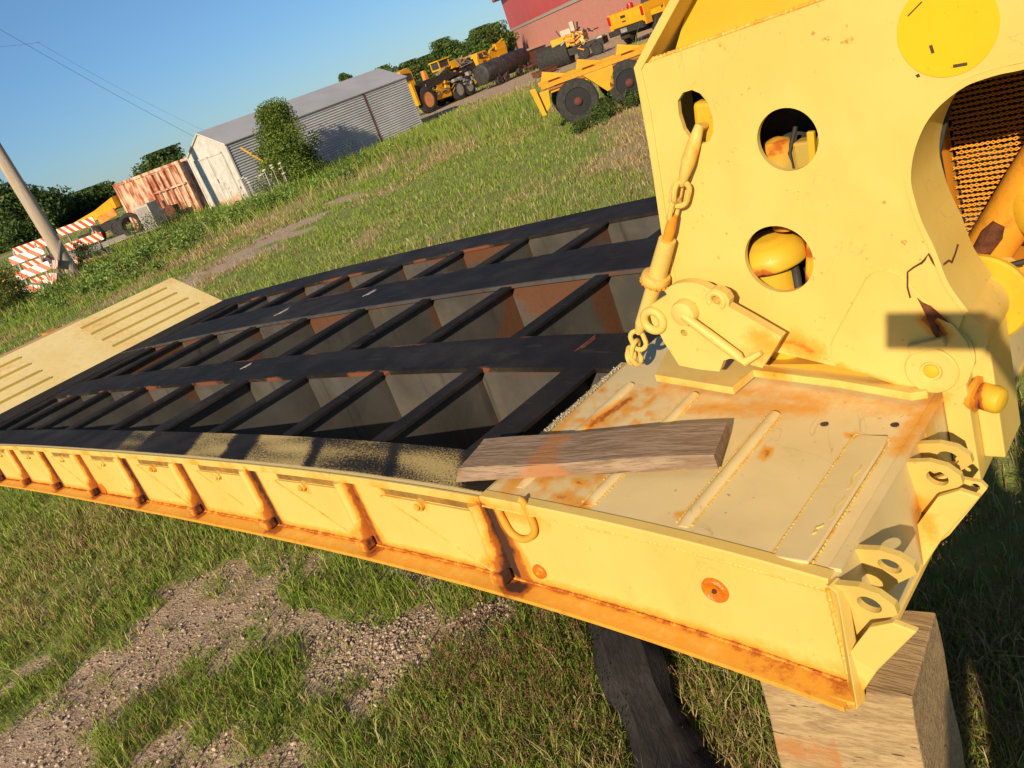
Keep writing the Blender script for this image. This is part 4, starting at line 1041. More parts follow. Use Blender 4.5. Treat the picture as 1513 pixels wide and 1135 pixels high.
def grass(name, n, r0, r1, hscale, label, tuft=1, per=9):
    x, y, r = sample(n, r0, r1)
    b = bare_at(x, y); den = fbm(x*1.7, y*1.7, 77)
    keep = (rng.uniform(0, 1, n) > b**.8*.97) & ~(under_deck(x, y) & (rng.uniform(0, 1, n) > .25)) & ~in_block(x, y) & ~on_timber(x, y) & ~far_block(x, y)
    keep &= rng.uniform(0, 1, n) < .35+den*1.1
    x, y, r, b, den = x[keep], y[keep], r[keep], b[keep], den[keep]
    st = straw_at(x, y); 
    # expand to tufts
    m = per; X = np.repeat(x, m); Y = np.repeat(y, m); Rr = np.repeat(r, m); S_ = np.repeat(st, m); Dn = np.repeat(den, m); Bn = np.repeat(b, m)
    sp = .018+.006*Rr**.9
    X = X+rng.normal(0, 1, len(X))*sp; Y = Y+rng.normal(0, 1, len(X))*sp
    bank = np.clip((Rr-22)/8, 0, 1)*np.clip((40-Rr)/8, 0, 1)*(Y < 30)
    h = (.055+.10*Dn+.10*rng.uniform(0, 1, len(X))**2)*hscale*(1+bank*2.3)*(1-.55*Bn)
    h *= np.where((X < -1.0) & (Y < .3), 1.0, 1.)
    h = np.where(rng.uniform(0, 1, len(X)) < .03, h*rng.uniform(1.5, 2.6, len(X)), h)
    w = (.0026+.00075*Rr)*rng.uniform(.6, 1.3, len(X))
    az = rng.uniform(0, 6.283, len(X)); lean = rng.uniform(.1, 1.0, len(X))
    isst = rng.uniform(0, 1, len(X)) < np.clip(S_*.85+.12-bank*.75, .03, .9)
    gi = np.clip((rng.normal(0, .8, len(X))+1.0+2*fbm(X*.7, Y*.7, 55)-.8).astype(int), 0, 3); si = rng.integers(0, 4, len(X))
    col = np.where(isst[:, None], STRAWS[si], GREENS[gi])*rng.uniform(.75, 1.2, (len(X), 1))
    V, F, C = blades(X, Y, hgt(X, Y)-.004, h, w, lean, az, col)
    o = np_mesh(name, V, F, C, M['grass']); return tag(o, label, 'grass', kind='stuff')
grass('grass', 27000, 1.3, 7.5, .50, 'short green and dry grass growing close to the trailer', per=11)
grass('grass', 30000, 6, 24, .52, 'rough grass of the open field beyond the trailer', per=8)
grass('grass', 20000, 20, 75, .85, 'tall weedy grass around the shed and the far field', per=6)

# small broad leaves and clover between the grass
n = 90000; x, y, r = sample(n, 1.3, 6.5); b = bare_at(x, y); k = (rng.uniform(0, 1, n) > b*1.1) & (fbm(x*3, y*3, 91) > .42) & ~in_block(x, y) & ~on_timber(x, y) & ~(under_deck(x, y) & (rng.uniform(0, 1, n) > .3))
x, y, r = x[k], y[k], r[k]; n = len(x); P_ = np.stack([x, y, hgt(x, y)+rng.uniform(.005, .05, n)], 1)
a = rng.normal(0, 1, (n, 3)); a[:, 2] *= .45; a /= np.linalg.norm(a, axis=1)[:, None]; b_ = np.cross(a, [0, 0, 1.])+rng.normal(0, .3, (n, 3)); b_ /= np.linalg.norm(b_, axis=1)[:, None]
s_ = (rng.uniform(.004, .010, n)*(.7+r*.12))[:, None]
V = np.stack([P_-a*s_, P_-b_*s_*.45, P_+a*s_, P_+b_*s_*.45], 1).reshape(-1, 3)
st_ = straw_at(x, y); cl = np.where((rng.uniform(0, 1, n) < .15+.6*st_)[:, None], STRAWS[rng.integers(0, 4, n)]*.8, GREENS[rng.integers(0, 4, n)]*.9)*rng.uniform(.6, 1.2, (n, 1))
o = np_mesh('ground_leaves', V, np.arange(n)[:, None]*4+np.array([[0, 1, 2, 3]]), np.repeat(cl, 4, 0), M['grass']); tag(o, 'small leaves and dry litter between the grass blades', 'ground cover', kind='stuff')

# reddish seed heads in the near grass
n = 750; cpts = np.array([G(a, b)[:2] for a, b in ((760, 960), (840, 1010), (800, 1060), (1420, 860), (1450, 700), (250, 1060), (1400, 1000))])
ci = rng.choice(len(cpts), n, p=[.22, .2, .18, .14, .08, .1, .08]); X = cpts[ci, 0]+rng.normal(0, .26, n); Y = cpts[ci, 1]+rng.normal(0, .20, n)
k = ~in_block(X, Y) & ~on_timber(X, Y); X, Y = X[k], Y[k]; n = len(X)
hh_ = rng.uniform(.08, .20, n); lz = hgt(X, Y)
V, F, C = blades(X, Y, lz, hh_, np.full(n, .003), rng.uniform(.05, .3, n), rng.uniform(0, 6.28, n), np.tile([.22, .15, .07], (n, 1)))
hv, hf, hc = [V], [F], [C]; off = len(V)
m = n*7; X2 = np.repeat(X, 7)+rng.normal(0, .010, m); Y2 = np.repeat(Y, 7)+rng.normal(0, .010, m); Z2 = np.repeat(lz+hh_*.95, 7)+rng.normal(0, .012, m); r_ = rng.uniform(.002, .0045, m)
T = np.array([[1, 0, -.6], [-.5, .87, -.6], [-.5, -.87, -.6], [0, 0, 1.2]]); V2 = (np.stack([X2, Y2, Z2], 1)[:, None, :]+T[None]*r_[:, None, None]).reshape(-1, 3)
i = np.arange(m)[:, None]*4; F2 = np.concatenate([i+np.array([[a, b, c]]) for a, b, c in ((0, 1, 3), (1, 2, 3), (2, 0, 3), (0, 2, 1))], 0)
cc = np.array([[.34, .15, .10], [.42, .24, .16], [.26, .11, .07]])[rng.integers(0, 3, m)]
o = np_mesh('seed_heads', np.concatenate([V, V2]), np.concatenate([F, F2+off]), np.concatenate([C, np.repeat(cc, 4, 0)]), M['grass'])
tag(o, 'reddish brown seed heads among the near grass', 'weeds', kind='stuff')
# gravel
def gravel(n, P, smin, smax, name, label):
    lo, hi = P.min(0), P.max(0); X = rng.uniform(lo[0], hi[0], n*3); Y = rng.uniform(lo[1], hi[1], n*3)
    b = bare_at(X, Y); k = (b > .45) & (rng.uniform(0, 1, n*3) < .25+fbm(X*4, Y*4, 8)); X, Y = X[k][:n], Y[k][:n]; n = len(X)
    t = (1+5**.5)/2; ico = np.array([[-1,t,0],[1,t,0],[-1,-t,0],[1,-t,0],[0,-1,t],[0,1,t],[0,-1,-t],[0,1,-t],[t,0,-1],[t,0,1],[-t,0,-1],[-t,0,1]])/1.9
    fc = np.array([[0,11,5],[0,5,1],[0,1,7],[0,7,10],[0,10,11],[1,5,9],[5,11,4],[11,10,2],[10,7,6],[7,1,8],[3,9,4],[3,4,2],[3,2,6],[3,6,8],[3,8,9],[4,9,5],[2,4,11],[6,2,10],[8,6,7],[9,8,1]])
    s_ = smin*(smax/smin)**(rng.uniform(0, 1, n)**2.6)
    V = ico[None]*(1+rng.normal(0, .34, (n, 12, 1)))*s_[:, None, None]*np.array([1, 1, .65])*rng.uniform(.7, 1.4, (n, 1, 3))
    a = rng.uniform(0, 6.28, n); c, s0 = np.cos(a)[:, None], np.sin(a)[:, None]
    V = np.stack([V[..., 0]*c-V[..., 1]*s0, V[..., 0]*s0+V[..., 1]*c, V[..., 2]], -1)+np.stack([X, Y, hgt(X, Y)+s_*.25], 1)[:, None]
    col = np.array([[.46, .345, .25], [.34, .25, .18], [.56, .45, .35], [.28, .21, .165]])[rng.integers(0, 4, n)]*rng.uniform(.8, 1.15, (n, 1))
    o = np_mesh(name, V.reshape(-1, 3), (fc[None]+np.arange(n)[:, None, None]*12).reshape(-1, 3), np.repeat(col, 12, 0), M['stone'])
    tag(o, label, 'gravel', kind='stuff')
gravel(5500, BARE[0], .0014, .0105, 'gravel', 'pinkish gravel on the bare patch at lower left')
gravel(6000, BARE[1], .0014, .010, 'gravel', 'coarse gravel on the bare patch beside the trailer edge')
gravel(700, BARE[2], .002, .012, 'gravel', 'thin gravel at the bottom of the picture')

# ================================================================== VEGETATION
def leaf_cloud(cent, rad, n, size, cols, flat=1.):
    """n leaf quads spread through spheres (cent, rad) -> V, F, C"""
    cent = np.array(cent); rad = np.array(rad); p = rad**2/np.sum(rad**2); ci = rng.choice(len(cent), n, p=p)
    d = rng.normal(0, 1, (n, 3)); d /= np.linalg.norm(d, axis=1)[:, None]
    P = cent[ci]+d*(rad[ci]*rng.uniform(0, 1, n)**.42)[:, None]*np.array([1, 1, flat])
    a = rng.normal(0, 1, (n, 3)); a /= np.linalg.norm(a, axis=1)[:, None]; b = np.cross(a, rng.normal(0, 1, (n, 3))); b /= np.linalg.norm(b, axis=1)[:, None]
    s_ = size*rng.uniform(.5, 1.3, n)[:, None]
    V = np.stack([P-a*s_, P-b*s_*.5, P+a*s_, P+b*s_*.5], 1).reshape(-1, 3)
    F = (np.arange(n)[:, None]*4+np.array([[0, 1, 2, 3]]))
    tint = rng.uniform(.7, 1.3, len(cent))[ci]
    C = np.array(cols)[rng.integers(0, len(cols), n)]*(tint*rng.uniform(.75, 1.25, n))[:, None]
    return V, F, np.repeat(C, 4, 0)
LEAF = [[.075, .125, .030], [.10, .155, .040], [.055, .095, .027], [.125, .18, .05]]
def tree(name, loc, height, width, n, size, label, group, cols=LEAF, cat='tree', trunk=.25, nclump=26, shape='round', low=.15):
    root = empty(name, loc, 0, label, cat, group)
    cs, rs_ = [], []
    for i in range(nclump):
        v = random.uniform(low, 1.); a = random.uniform(0, 6.283)
        if shape == 'round': prof = math.sin(math.pi*min(max((v-low*.3)/(1.02-low*.3), 0), 1))**.55
        elif shape == 'cone': prof = 1.08-v*.85
        else: prof = min(1, 1.6*(1-v)+.25)*(.75+.5*random.random())
        rr_ = width/2*prof*random.uniform(.2, .82)
        cs.append([rr_*math.cos(a), rr_*math.sin(a), v*height*.93]); rs_.append(width*random.uniform(.13, .25))
    cs[0] = [0, 0, height*.88]
    V, F, C = leaf_cloud(cs, rs_, n, size, cols, .85)
    V[:, 2] = np.minimum(V[:, 2], height*1.03)
    V[:, 2] = np.maximum(V[:, 2], .05)
    o = np_mesh('crown', V, F, C, M['leaf']); o.parent = root
    mb = MB(); th = height*.75
    mb.tube([(0, 0, -.2), (.02*width, 0, th*.4), (-.02*width, .03*width, th*.8), (0, 0, th)], [trunk, trunk*.8, trunk*.5, trunk*.2], 8)
    for i in range(6):
        c = cs[random.randrange(len(cs))]; z0 = th*random.uniform(.3, .7)
        mb.tube([(0, 0, z0), (c[0]*.5, c[1]*.5, (z0+c[2])/2), tuple(c)], [trunk*.4, trunk*.25, trunk*.08], 6)
    mb.build('trunk', M['bark'], root, smooth=True); return root
TL = [(-40,292,100,9,'broad'),(8,286,95,8,'broad'),(38,294,105,8,'broad'),(62,300,112,7,'low'),(88,306,118,7,'dark'),(112,290,112,5.5,'rounded'),(132,283,110,6,'tall'),(152,290,120,6,'bushy'),(170,277,115,4.5,'narrow'),(186,282,122,5,'small'),(236,232,80,6.2,'full')]
desc_left = ['broad dark green tree at the far left edge of the picture','dense dark tree behind the leaning pole','dark spreading tree just right of the pole top','low dark tree in the dip of the left treeline','dark bushy tree in the left treeline near the sky gap','rounded green tree rising after the sky gap','tall green tree behind the yellow boom','bushy green tree above the yellow boom','narrow green tree left of the rusty container','small tree touching the rusty container top','full green tree rising behind the rusty container and white shed']
for (px, py, D_, wd, k), lab in zip(TL, desc_left):
    P = far_at(px, py, D_); tree('broadleaf_tree', (P[0], P[1], 0), P[2]*1.14, wd*1.0, 7500, .17*D_/100+.05, lab, 'trees along the left horizon', nclump=30, low=.04)
TC = [(508,116,120,4.6),(566,104,130,6),(604,96,120,7),(628,88,135,7),(650,66,130,8),(672,66,138,7),(694,62,130,8),(712,46,125,8),(731,41,130,7),(742,54,146,4),(585,112,140,6),(660,84,140,9)]
desc_c = ['small treetop showing above the shed roof ridge','low green tree behind the far end of the shed','green tree beside the far corner of the shed','bushy tree behind the yellow truck bed','tall tree with a pointed top behind the yellow trucks','mid green tree between two taller ones behind the trucks','green tree right of the pointed tree in the far group','tall full tree near the red building','largest tree of the group, left of the red building','tree partly hidden by the corner of the red building','low trees showing right at the end of the shed roof','broad tree filling the gap behind the yellow trucks']
for (px, py, D_, wd), lab in zip(TC, desc_c):
    P = far_at(px, py, D_); tree('broadleaf_tree', (P[0], P[1], 0), P[2]*1.12, wd*.78, 6000, .20, lab, 'trees behind the far machines', nclump=30, low=.05, cols=[[.09, .15, .035], [.115, .18, .045], [.07, .12, .03], [.15, .21, .055]])
# cedar by the shed
P = G(446, 269); T_ = hit(405, 152, 1, P[1])
cedar = tree('cedar_tree', (P[0], P[1], 0), 2.95, 2.35, 30000, .045, 'bushy green cedar growing beside the corrugated shed wall', None, cols=[[.12, .18, .03], [.16, .22, .04], [.08, .125, .022], [.20, .26, .05]], trunk=.10, nclump=90, shape='col', low=.08)
# shrub with orange flowers, left edge
def shrub(px, py, w, h, n, label, flowers=None, name='flowering_shrub', size=.03):
    P = G(px, py); root = empty(name, (P[0], P[1], 0), 0, label, 'shrub')
    cs = [[random.gauss(0, w*.3), random.gauss(0, w*.3), random.uniform(.1, .85)*h] for _ in range(14)]; rs_ = [w*random.uniform(.16, .28) for _ in cs]
    V, F, C = leaf_cloud(cs, rs_, n, size, [[.08, .13, .03], [.11, .16, .035], [.06, .09, .025]]); V[:, 2] = np.maximum(V[:, 2], 0)
    o = np_mesh('foliage', V, F, C, M['leaf']); o.parent = root
    mb = MB()
    for c in cs[:8]: mb.tube([(0, 0, -.05), (c[0]*.6, c[1]*.6, c[2]*.6), tuple(c)], [.012, .009, .004], 5)
    mb.build('stems', M['bark'], root)
    if flowers:
        V, F, C = leaf_cloud(cs, [r*1.12 for r in rs_], flowers, size*1.15, [[.85, .28, .03], [.85, .55, .05], [.75, .16, .02]]); o = np_mesh('blossoms', V, F, C, M['leaf']); o.parent = root
shrub(-6, 470, 1.5, 1.5, 5000, 'green shrub with orange and yellow flowers at the left edge', 420)
shrub(28, 455, 1.2, .8, 3000, 'pale seeding weeds in front of the striped barricades', 60, 'weed_clump')
shrub(118, 400, 1.0, .9, 2600, 'leafy weeds right of the foot of the wooden pole', 14, 'weed_clump')
shrub(250, 345, 1.5, .8, 3200, 'green weeds at the foot of the rusty container', None, 'weed_clump')
# bank of lush broadleaf weeds between the track and the shed
bw = [((130, 432), .9), ((165, 412), 1.), ((205, 392), 1.1), ((235, 372), 1.2), ((262, 358), 1.1), ((292, 346), 1.2), ((325, 330), 1.1), ((352, 318), 1.), ((395, 303), .9), ((430, 292), .8), ((470, 276), .8), ((510, 258), .9), ((545, 240), .8), ((580, 222), .7)]
cs, rs_ = [], []
for (pt, k_) in bw:
    P = G(*pt)
    for i in range(16):
        cs.append([P[0]+random.gauss(0, 1.15), P[1]+random.gauss(0, 1.15), random.uniform(.02, .22)*k_]); rs_.append(random.uniform(.14, .30)*k_)
V, F, C = leaf_cloud(cs, rs_, 36000, .042, [[.17, .26, .05], [.22, .31, .065], [.12, .19, .04], [.28, .36, .10]]); V[:, 2] = np.maximum(V[:, 2], 0)
o = np_mesh('bank_weeds', V, F, C, M['leaf']); tag(o, 'bank of lush green weeds in front of the shed and the container', 'weeds', kind='stuff')
# weeds by the cart's wheels, at the shed's foot, queen anne's lace flowers
for (px, py, w, h, lab) in ((900, 172, .75, .40, 'tall weeds growing between the wheels of the yellow axle cart'), (868, 192, .5, .30, 'weeds in front of the nearer wheel of the axle cart'), (940, 156, .6, .4, 'weeds at the second wheel of the axle cart'), (490, 262, 1.8, .7, 'dark weeds along the shed wall right of the cedar'), (400, 290, 1.6, .7, 'weeds with white flower heads along the shed wall left of the cedar')):
    shrub(px, py, w, h, 1100, lab, None, 'weed_clump', .028)
P = G(392, 292); mb = MB()
for i in range(22):
    q = (random.gauss(0, .7), random.gauss(0, .5)); z = random.uniform(.5, 1.0); mb.tube([(q[0], q[1], 0), (q[0]+.03, q[1], z)], .008, 4); mb.lathe((q[0]+.03, q[1], z), (.1, -.2, 1), [(.02, -.02), (.07, 0), (.05, .02)], 8)
o = mb.build('white_wildflowers', M['white'], None, loc=(P[0], P[1], 0), rust=lambda co: 0.); tag(o, 'white flower heads on tall stems beside the shed wall', 'wildflowers', kind='stuff')

# ================================================================== UTILITY POLE, LINES
pb = np.array([-27.62, 8.65]); 
mb = MB(); mb.tube([(0, 0, -.3), (-.04, -.04, 1.5), (-.15, -.16, 5), (-.30, -.33, 10.5)], [.215, .205, .185, .15], 20)
pole = mb.build('pole_shaft', M['polewood'], None, smooth=True); root = empty('utility_pole', (pb[0], pb[1], 0), 0, 'weathered wooden utility pole standing in the weeds at left', 'utility pole'); pole.parent = root
mb = MB(); mb.box((-.28, -.45, 9.6), (2.2, .1, .12)); mb.build('crossarm', M['polewood'], root)
for x in (-1, 0, 1):
    mb = MB(); mb.lathe((x-.28, -.45, 9.66), (0, 0, 1), [(.02, 0), (.02, .08), (.05, .09), (.05, .13), (.03, .15)], 12); mb.build('insulator', M['grey'], root)
def wire(p0, p1, sag, label, r=.012):
    P0, P1 = np.array(p0, float), np.array(p1, float); mb = MB()
    mb.tube([tuple((P0*(1-t)+P1*t-P0)+np.array([0, 0, -4*sag*t*(1-t)])) for t in np.linspace(0, 1, 24)], r, 5)
    o = mb.build('power_line', M['dark'], None, loc=tuple(P0)); tag(o, label, 'power line', 'overhead lines across the sky')
wire((pb[0]-.28, pb[1]-.45, 9.8), (-31.0, 16.5, 2.7), .15, 'thin service wire running down from the sky to the shed roof', .005)
wire(far_at(-80, 68, 50), far_at(60, 62, 62), .15, 'faint short wire near the upper left corner of the sky', .006)
wire(far_at(55, 62, 62), far_at(330, 205, 90), .4, 'faint wire crossing the sky above the shed roof', .006)

# ================================================================== SHED
sh = empty('metal_shed', (-28.35, 15.95, 0), 0, 'long corrugated metal shed with a white double door front', 'shed')
LX, LY, EH, PH = 2.95, 9.45, 2.14, 2.80     # extends to -x and +y
# roofline ends
mb = MB(); nz = 150; prof = []
for i in range(nz+1):
    z = EH*i/nz; prof.append((.022*math.sin(2*math.pi*z/.095), z))
mb.loft([[(a, y, z) for a, z in prof]+[(-.06, y, EH), (-.06, y, 0)] for y in (0, LY)])
mb.build('corrugated_wall', M['galv'], sh, smooth=True)
mb = MB(); mb.loft([[(-LX-a, y, z) for a, z in prof]+[(-LX+.06, y, EH), (-LX+.06, y, 0)] for y in (0, LY)]); mb.build('corrugated_wall', M['galv'], sh, smooth=True)
g_ = [(0, 0), (0, EH), (-LX/2, PH), (-LX, EH), (-LX, 0)]
mb = MB(); mb.prism([(a, -.02, b) for a, b in g_], (0, .05, 0)); mb.build('gable_front', M['white'], sh, rust=lambda co: .0, sub=.5)
mb = MB(); mb.prism([(a, LY-.03, b) for a, b in g_], (0, .05, 0)); mb.build('gable_back', M['galv'], sh)
mb = MB()
ro = [(.07, EH-.02), (-LX/2, PH+.03), (-LX-.07, EH-.02)]
for i in range(2):
    a, b = ro[i], ro[i+1]; mb.prism([(a[0], -.06, a[1]), (b[0], -.06, b[1]), (b[0], LY+.06, b[1]), (a[0], LY+.06, a[1])], (0, 0, .035))
mb.build('roof', M['roof'], sh)
mb = MB(); mb.box((.025, 6.9, EH/2), (.02, .07, EH)); mb.build('wall_seam', M['rustred'], sh)
for i, xx in enumerate((-LX/2-.55, -LX/2+.55)):
    mb = MB(); mb.box((xx, -.045, .98), (1.06, .04, 1.92)); dr = mb.build('door', M['white'], sh, rust=lambda co: .75*max(0, 1-co[2]/.7), sub=.2, bevel=.01)
    for q in (((xx, -.075, 1.94), (1.06, .03, .06)), ((xx-.5, -.075, .98), (.06, .03, 1.9)), ((xx+.5, -.075, .98), (.06, .03, 1.9))):
        mb = MB(); mb.box(*q); mb.build('door_frame', M['white'], dr, rust=lambda co: 0., sub=.5)
mb = MB(); mb.box((-LX/2+.06, -.085, 1.0), (.03, .04, .16)); mb.build('door_handle', M['dark'], sh)
mb = MB()
for a, b in (((0, 0), (0, EH)), ((-LX, 0), (-LX, EH))): mb.box((a[0], -.03, EH/2), (.08, .06, EH))
for i in range(2): mb.tube([(ro[i][0], -.06, ro[i][1]), (ro[i+1][0], -.06, ro[i+1][1])], .035, 6)
mb.build('corner_trim', M['white'], sh, rust=lambda co: .1, sub=.5)
# yellow strut leaning from the shed into the cedar
p0, p1 = hit(355, 218, 0, -27.9), hit(402, 247, 0, -26.9); mb = MB(); mb.tube([(0, 0, 0), tuple(p1-p0)], .035, 8); mb.tube([tuple(p1-p0), (p1[0]-p0[0]+.15, p1[1]-p0[1]+.2, -p0[2])], .03, 8)
o = mb.build('yellow_rail', M['bgyellow'], None, loc=tuple(p0)); tag(o, 'thin yellow rail leaning beside the shed and the cedar', 'rail')

# ================================================================== RUSTY CONTAINER AND YARD CLUTTER AT LEFT
def frame_from(pxl, pyl, pxr, pyr):
    """ground frame from two base pixels -> origin, angle, length"""
    a, b = G(pxl, pyl), G(pxr, pyr); d = b-a; return a, math.atan2(d[1], d[0]), float(np.hypot(d[0], d[1]))
def on_line(px, D):
    lo, hi = -500., 1135.
    for _ in range(40):
        m = (lo+hi)/2
        if far_at(px, m, D)[2] > 0: lo = m
        else: hi = m
    return far_at(px, lo, D)[:2]
a = np.array([*on_line(204, 43)]); b = np.array([*on_line(298, 39.5)])
ang = math.atan2(b[1]-a[1], b[0]-a[0]); Lc = float(np.hypot(*(b-a)))
ct = empty('shipping_container', (a[0], a[1], 0), ang, 'rusty red and cream ribbed container standing left of the white shed', 'container')
Hc = 2.2
mb = MB(); xs = np.arange(0, Lc+.01, .055); prof = [(x, -.05 if int(x/.11) % 2 else .0) for x in xs]
mb.loft([[(x, y, z) for x, y in prof]+[(Lc, .08, z), (0, .08, z)] for z in (.12, Hc-.08)])
mb.build('ribbed_wall', M['rustc'], ct)
mb = MB(); mb.box((Lc/2, 1.3, Hc/2), (Lc-.02, 2.35, Hc-.2)); mb.build('container_body', M['rustc'], ct)
mb = MB()
for q in (((Lc/2, 0, Hc-.05), (Lc, .14, .12)), ((Lc/2, 0, .08), (Lc, .14, .14)), ((0, 0, Hc/2), (.12, .14, Hc)), ((Lc, 0, Hc/2), (.12, .14, Hc)), ((Lc/2, 2.5, Hc-.05), (Lc, .14, .12))): mb.box(*q)
mb.build('container_frame', M['rustc'], ct)
mb = MB()
for i in range(6):
    x = Lc*(.50+.09*i); mb.box((x, -.09, Hc/2), (.07, .08, Hc-.3))
mb.box((Lc*.75, -.14, Hc*.58), (Lc*.5, .04, .07)); mb.build('side_post', M['rustc'], ct)
def at_px(px, D): 
    p = on_line(px, D); return (p[0], p[1], 0)
# grey box, tyre, small machine in front of container
p = at_px(233, 38.5); bx = empty('grey_cabinet', p, ang+.1, 'weathered grey cabinet standing in front of the rusty container', 'cabinet')
mb = MB(); mb.box((0, 0, .55), (.75, .6, 1.1)); mb.build('cabinet_body', M['pale'], bx, bevel=.02)
mb = MB(); mb.box((0, -.31, .55), (.62, .02, .9)); mb.build('cabinet_door', M['grey'], bx, bevel=.01)
def wheel(parent, c, r, w, ax=(0, 1, 0), rimmat='chrome', hub=True, local=True):
    c = Vector(c); a = Vector(ax).normalized(); mb = MB()
    mb.lathe(c-a*w/2, a, [(r*.62, 0), (r*.9, .0), (r*.985, w*.12), (r, w*.3), (r, w*.7), (r*.985, w*.88), (r*.9, w), (r*.62, w), (r*.58, w*.8), (r*.58, w*.2), (r*.62, 0)], 36, caps=False)
    t = mb.build('wheel', M['rubber'], parent, smooth=True)
    mb = MB(); mb.lathe(c-a*w*.40, a, [(r*.60, 0), (r*.56, .02), (r*.53, w*.30), (r*.36, w*.38), (r*.22, w*.36), (r*.2, w*.08), (r*.1, w*.03), (.01, w*.03)], 24)
    for sgn_ in (1,): mb.lathe(c+a*w*.40, -a, [(r*.60, 0), (r*.56, .02), (r*.53, w*.30), (r*.02, w*.33)], 24); mb.build('rim', M[rimmat], t, smooth=True)
    return t
p = at_px(202, 39.5); ty_ = empty('loose_tyre', p, ang+.5, 'upright black tyre leaning in the weeds left of the grey cabinet', 'tyre')
mb = MB(); mb.tube([(.42*math.cos(t), 0, .48+.42*math.sin(t)) for t in np.linspace(0, 2*math.pi, 29)[:-1]], .10, 10, closed=True); mb.build('tyre', M['rubber'], ty_, smooth=True)
p = at_px(262, 37.5); mc = empty('old_pump_engine', p, ang, 'small dark rusted engine between the grey cabinet and the white shed', 'engine')
mb = MB(); mb.box((0, 0, .45), (.55, .5, .5)); mb.cyl((-.2, 0, .6), (-.2, 0, 1.0), .05); mb.build('engine_block', M['dark'], mc, bevel=.04)
mb = MB(); mb.lathe((.3, -.25, .5), (0, -1, 0), [(.28, 0), (.28, .05), (.1, .07)], 20); mb.build('flywheel', M['rustred'], mc)
for x in (-.3, .3):
    mb = MB(); mb.box((x, 0, .1), (.06, .6, .2)); mb.build('skid', M['rustred'], mc)
# yellow boom machine
a = np.array([*on_line(122, 46)]); b = np.array([*on_line(196, 43)]); ang2 = math.atan2(b[1]-a[1], b[0]-a[0]); Lb = float(np.hypot(*(b-a)))
bm_ = empty('boom_machine', (a[0], a[1], 0), ang2, 'yellow boom machine on dark wheels behind the striped barricades', 'machine')
mb = MB(); mb.prism([(0, -.15, .85), (Lb*.5, -.15, 1.0), (Lb, -.15, 1.25), (Lb, -.15, 1.75), (Lb*.6, -.15, 1.45), (0, -.15, 1.2)], (0, .35, 0)); mb.build('boom', M['bgyellow'], bm_, bevel=.02)
mb = MB(); mb.prism([(Lb*.62, -.25, .8), (Lb*.98, -.25, .95), (Lb*.96, -.25, 1.3), (Lb*.62, -.25, 1.15)], (0, .1, 0)); mb.build('boom_bracket', M['bgorange'], bm_, bevel=.02)
mb = MB(); mb.box((Lb*.7, .2, .62), (Lb*.6, .9, .35)); mb.box((Lb*.25, .2, .5), (Lb*.5, .3, .2)); mb.build('chassis', M['dark'], bm_, bevel=.03)
wheel(bm_, (Lb*.52, -.35, .42), .42, .28, rimmat='hub'); wheel(bm_, (Lb*.92, -.35, .42), .42, .28, rimmat='dark')
# pale road strip
road = [G(60, 398), G(125, 380), G(196, 352), G(240, 338), G(240, 333), G(190, 347), G(120, 374), G(60, 390)]
mb = MB(); mb.prism([(p[0], p[1], .07) for p in road], (0, 0, .03)); o = mb.build('road', M['concrete'], None); tag(o, 'pale strip of concrete road behind the barricades', 'road', kind='structure')

# ------------------------------------------------------------------ striped barricades
def barricade(p, rz, w, label, tilt=0., hs=(.22, .78, 1.34)):
    root = empty('striped_barricade', (p[0], p[1], 0), rz, label, 'barricade', 'striped road barricades by the pole'); root.rotation_euler = (tilt, 0, rz)
    for z in hs:
        mb = MB(); mb.box((0, -.03, z), (w, .03, .27)); mb.build('striped_board', M['stripe'], root, bevel=.004)
    for x in (-w*.32, w*.32):
        mb = MB(); mb.box((x, .01, .72), (.05, .05, 1.44)); mb.build('post', M['grey'], root)
        mb = MB(); mb.box((x, .0, .03), (.06, 1.3, .06)); mb.build('foot', M['grey'], root)
    return root
def bar_at(px, D): return on_line(px, D)
barricade(bar_at(142, 33.5), .32, 1.95, 'red and white striped barricade standing right of the wooden pole')
barricade(bar_at(78, 31.9), .30, 1.8, 'striped barricade standing just left of the wooden pole', 0., (.2, .75, 1.3))
barricade(bar_at(62, 30.6), .85, 1.1, 'striped barricade leaning in front of the others at left', -.28, (.15, .65, 1.15))
barricade(bar_at(80, 30.0), -.2, 1.0, 'low striped barricade half buried in weeds beside the pole foot', -.55, (.3, .7))

# ================================================================== TANDEM AXLE CART
c0 = np.array([-11.15, 14.35]); c1 = np.array([-10.55, 16.2]); dv = c1-c0; cang = math.atan2(dv[1], dv[0])
ax0 = far_at(853, 148, 19.0)[:2]; ax1 = far_at(926, 113, 19.1)[:2]; dv = ax1-ax0; cang = math.atan2(dv[1], dv[0]); Lw = float(np.hypot(*dv))
cart = empty('axle_cart', (ax0[0], ax0[1], 0), cang, 'yellow tandem axle cart with big black wheels standing in the grass', 'cart')
rw = .455
for x in (0, Lw):
    wheel(cart, (x, -.02, rw+.02), rw, .28, rimmat='blackplastic'); mb = MB(); mb.lathe((x, -.12, rw+.02), (0, -1, 0), [(.085, -.06), (.085, .06), (.05, .10), (.02, .11)], 20); mb.build('hub', M['rustred'], cart, smooth=True)
    wheel(cart, (x, 1.75, rw+.02), rw, .28, rimmat='dark')
    mb = MB(); mb.cyl((x, 0, rw), (x, 1.75, rw), .07); mb.build('axle', M['dark'], cart)
mb = MB(); mb.box((Lw/2+.65, .18, rw*2+.06), (Lw+2.6, .10, .09)); mb.box((Lw/2+.65, 1.55, rw*2+.06), (Lw+2.6, .10, .09)); mb.build('frame_rail', M['orange_fr'], cart, rust=lambda co: .45, sub=.2)
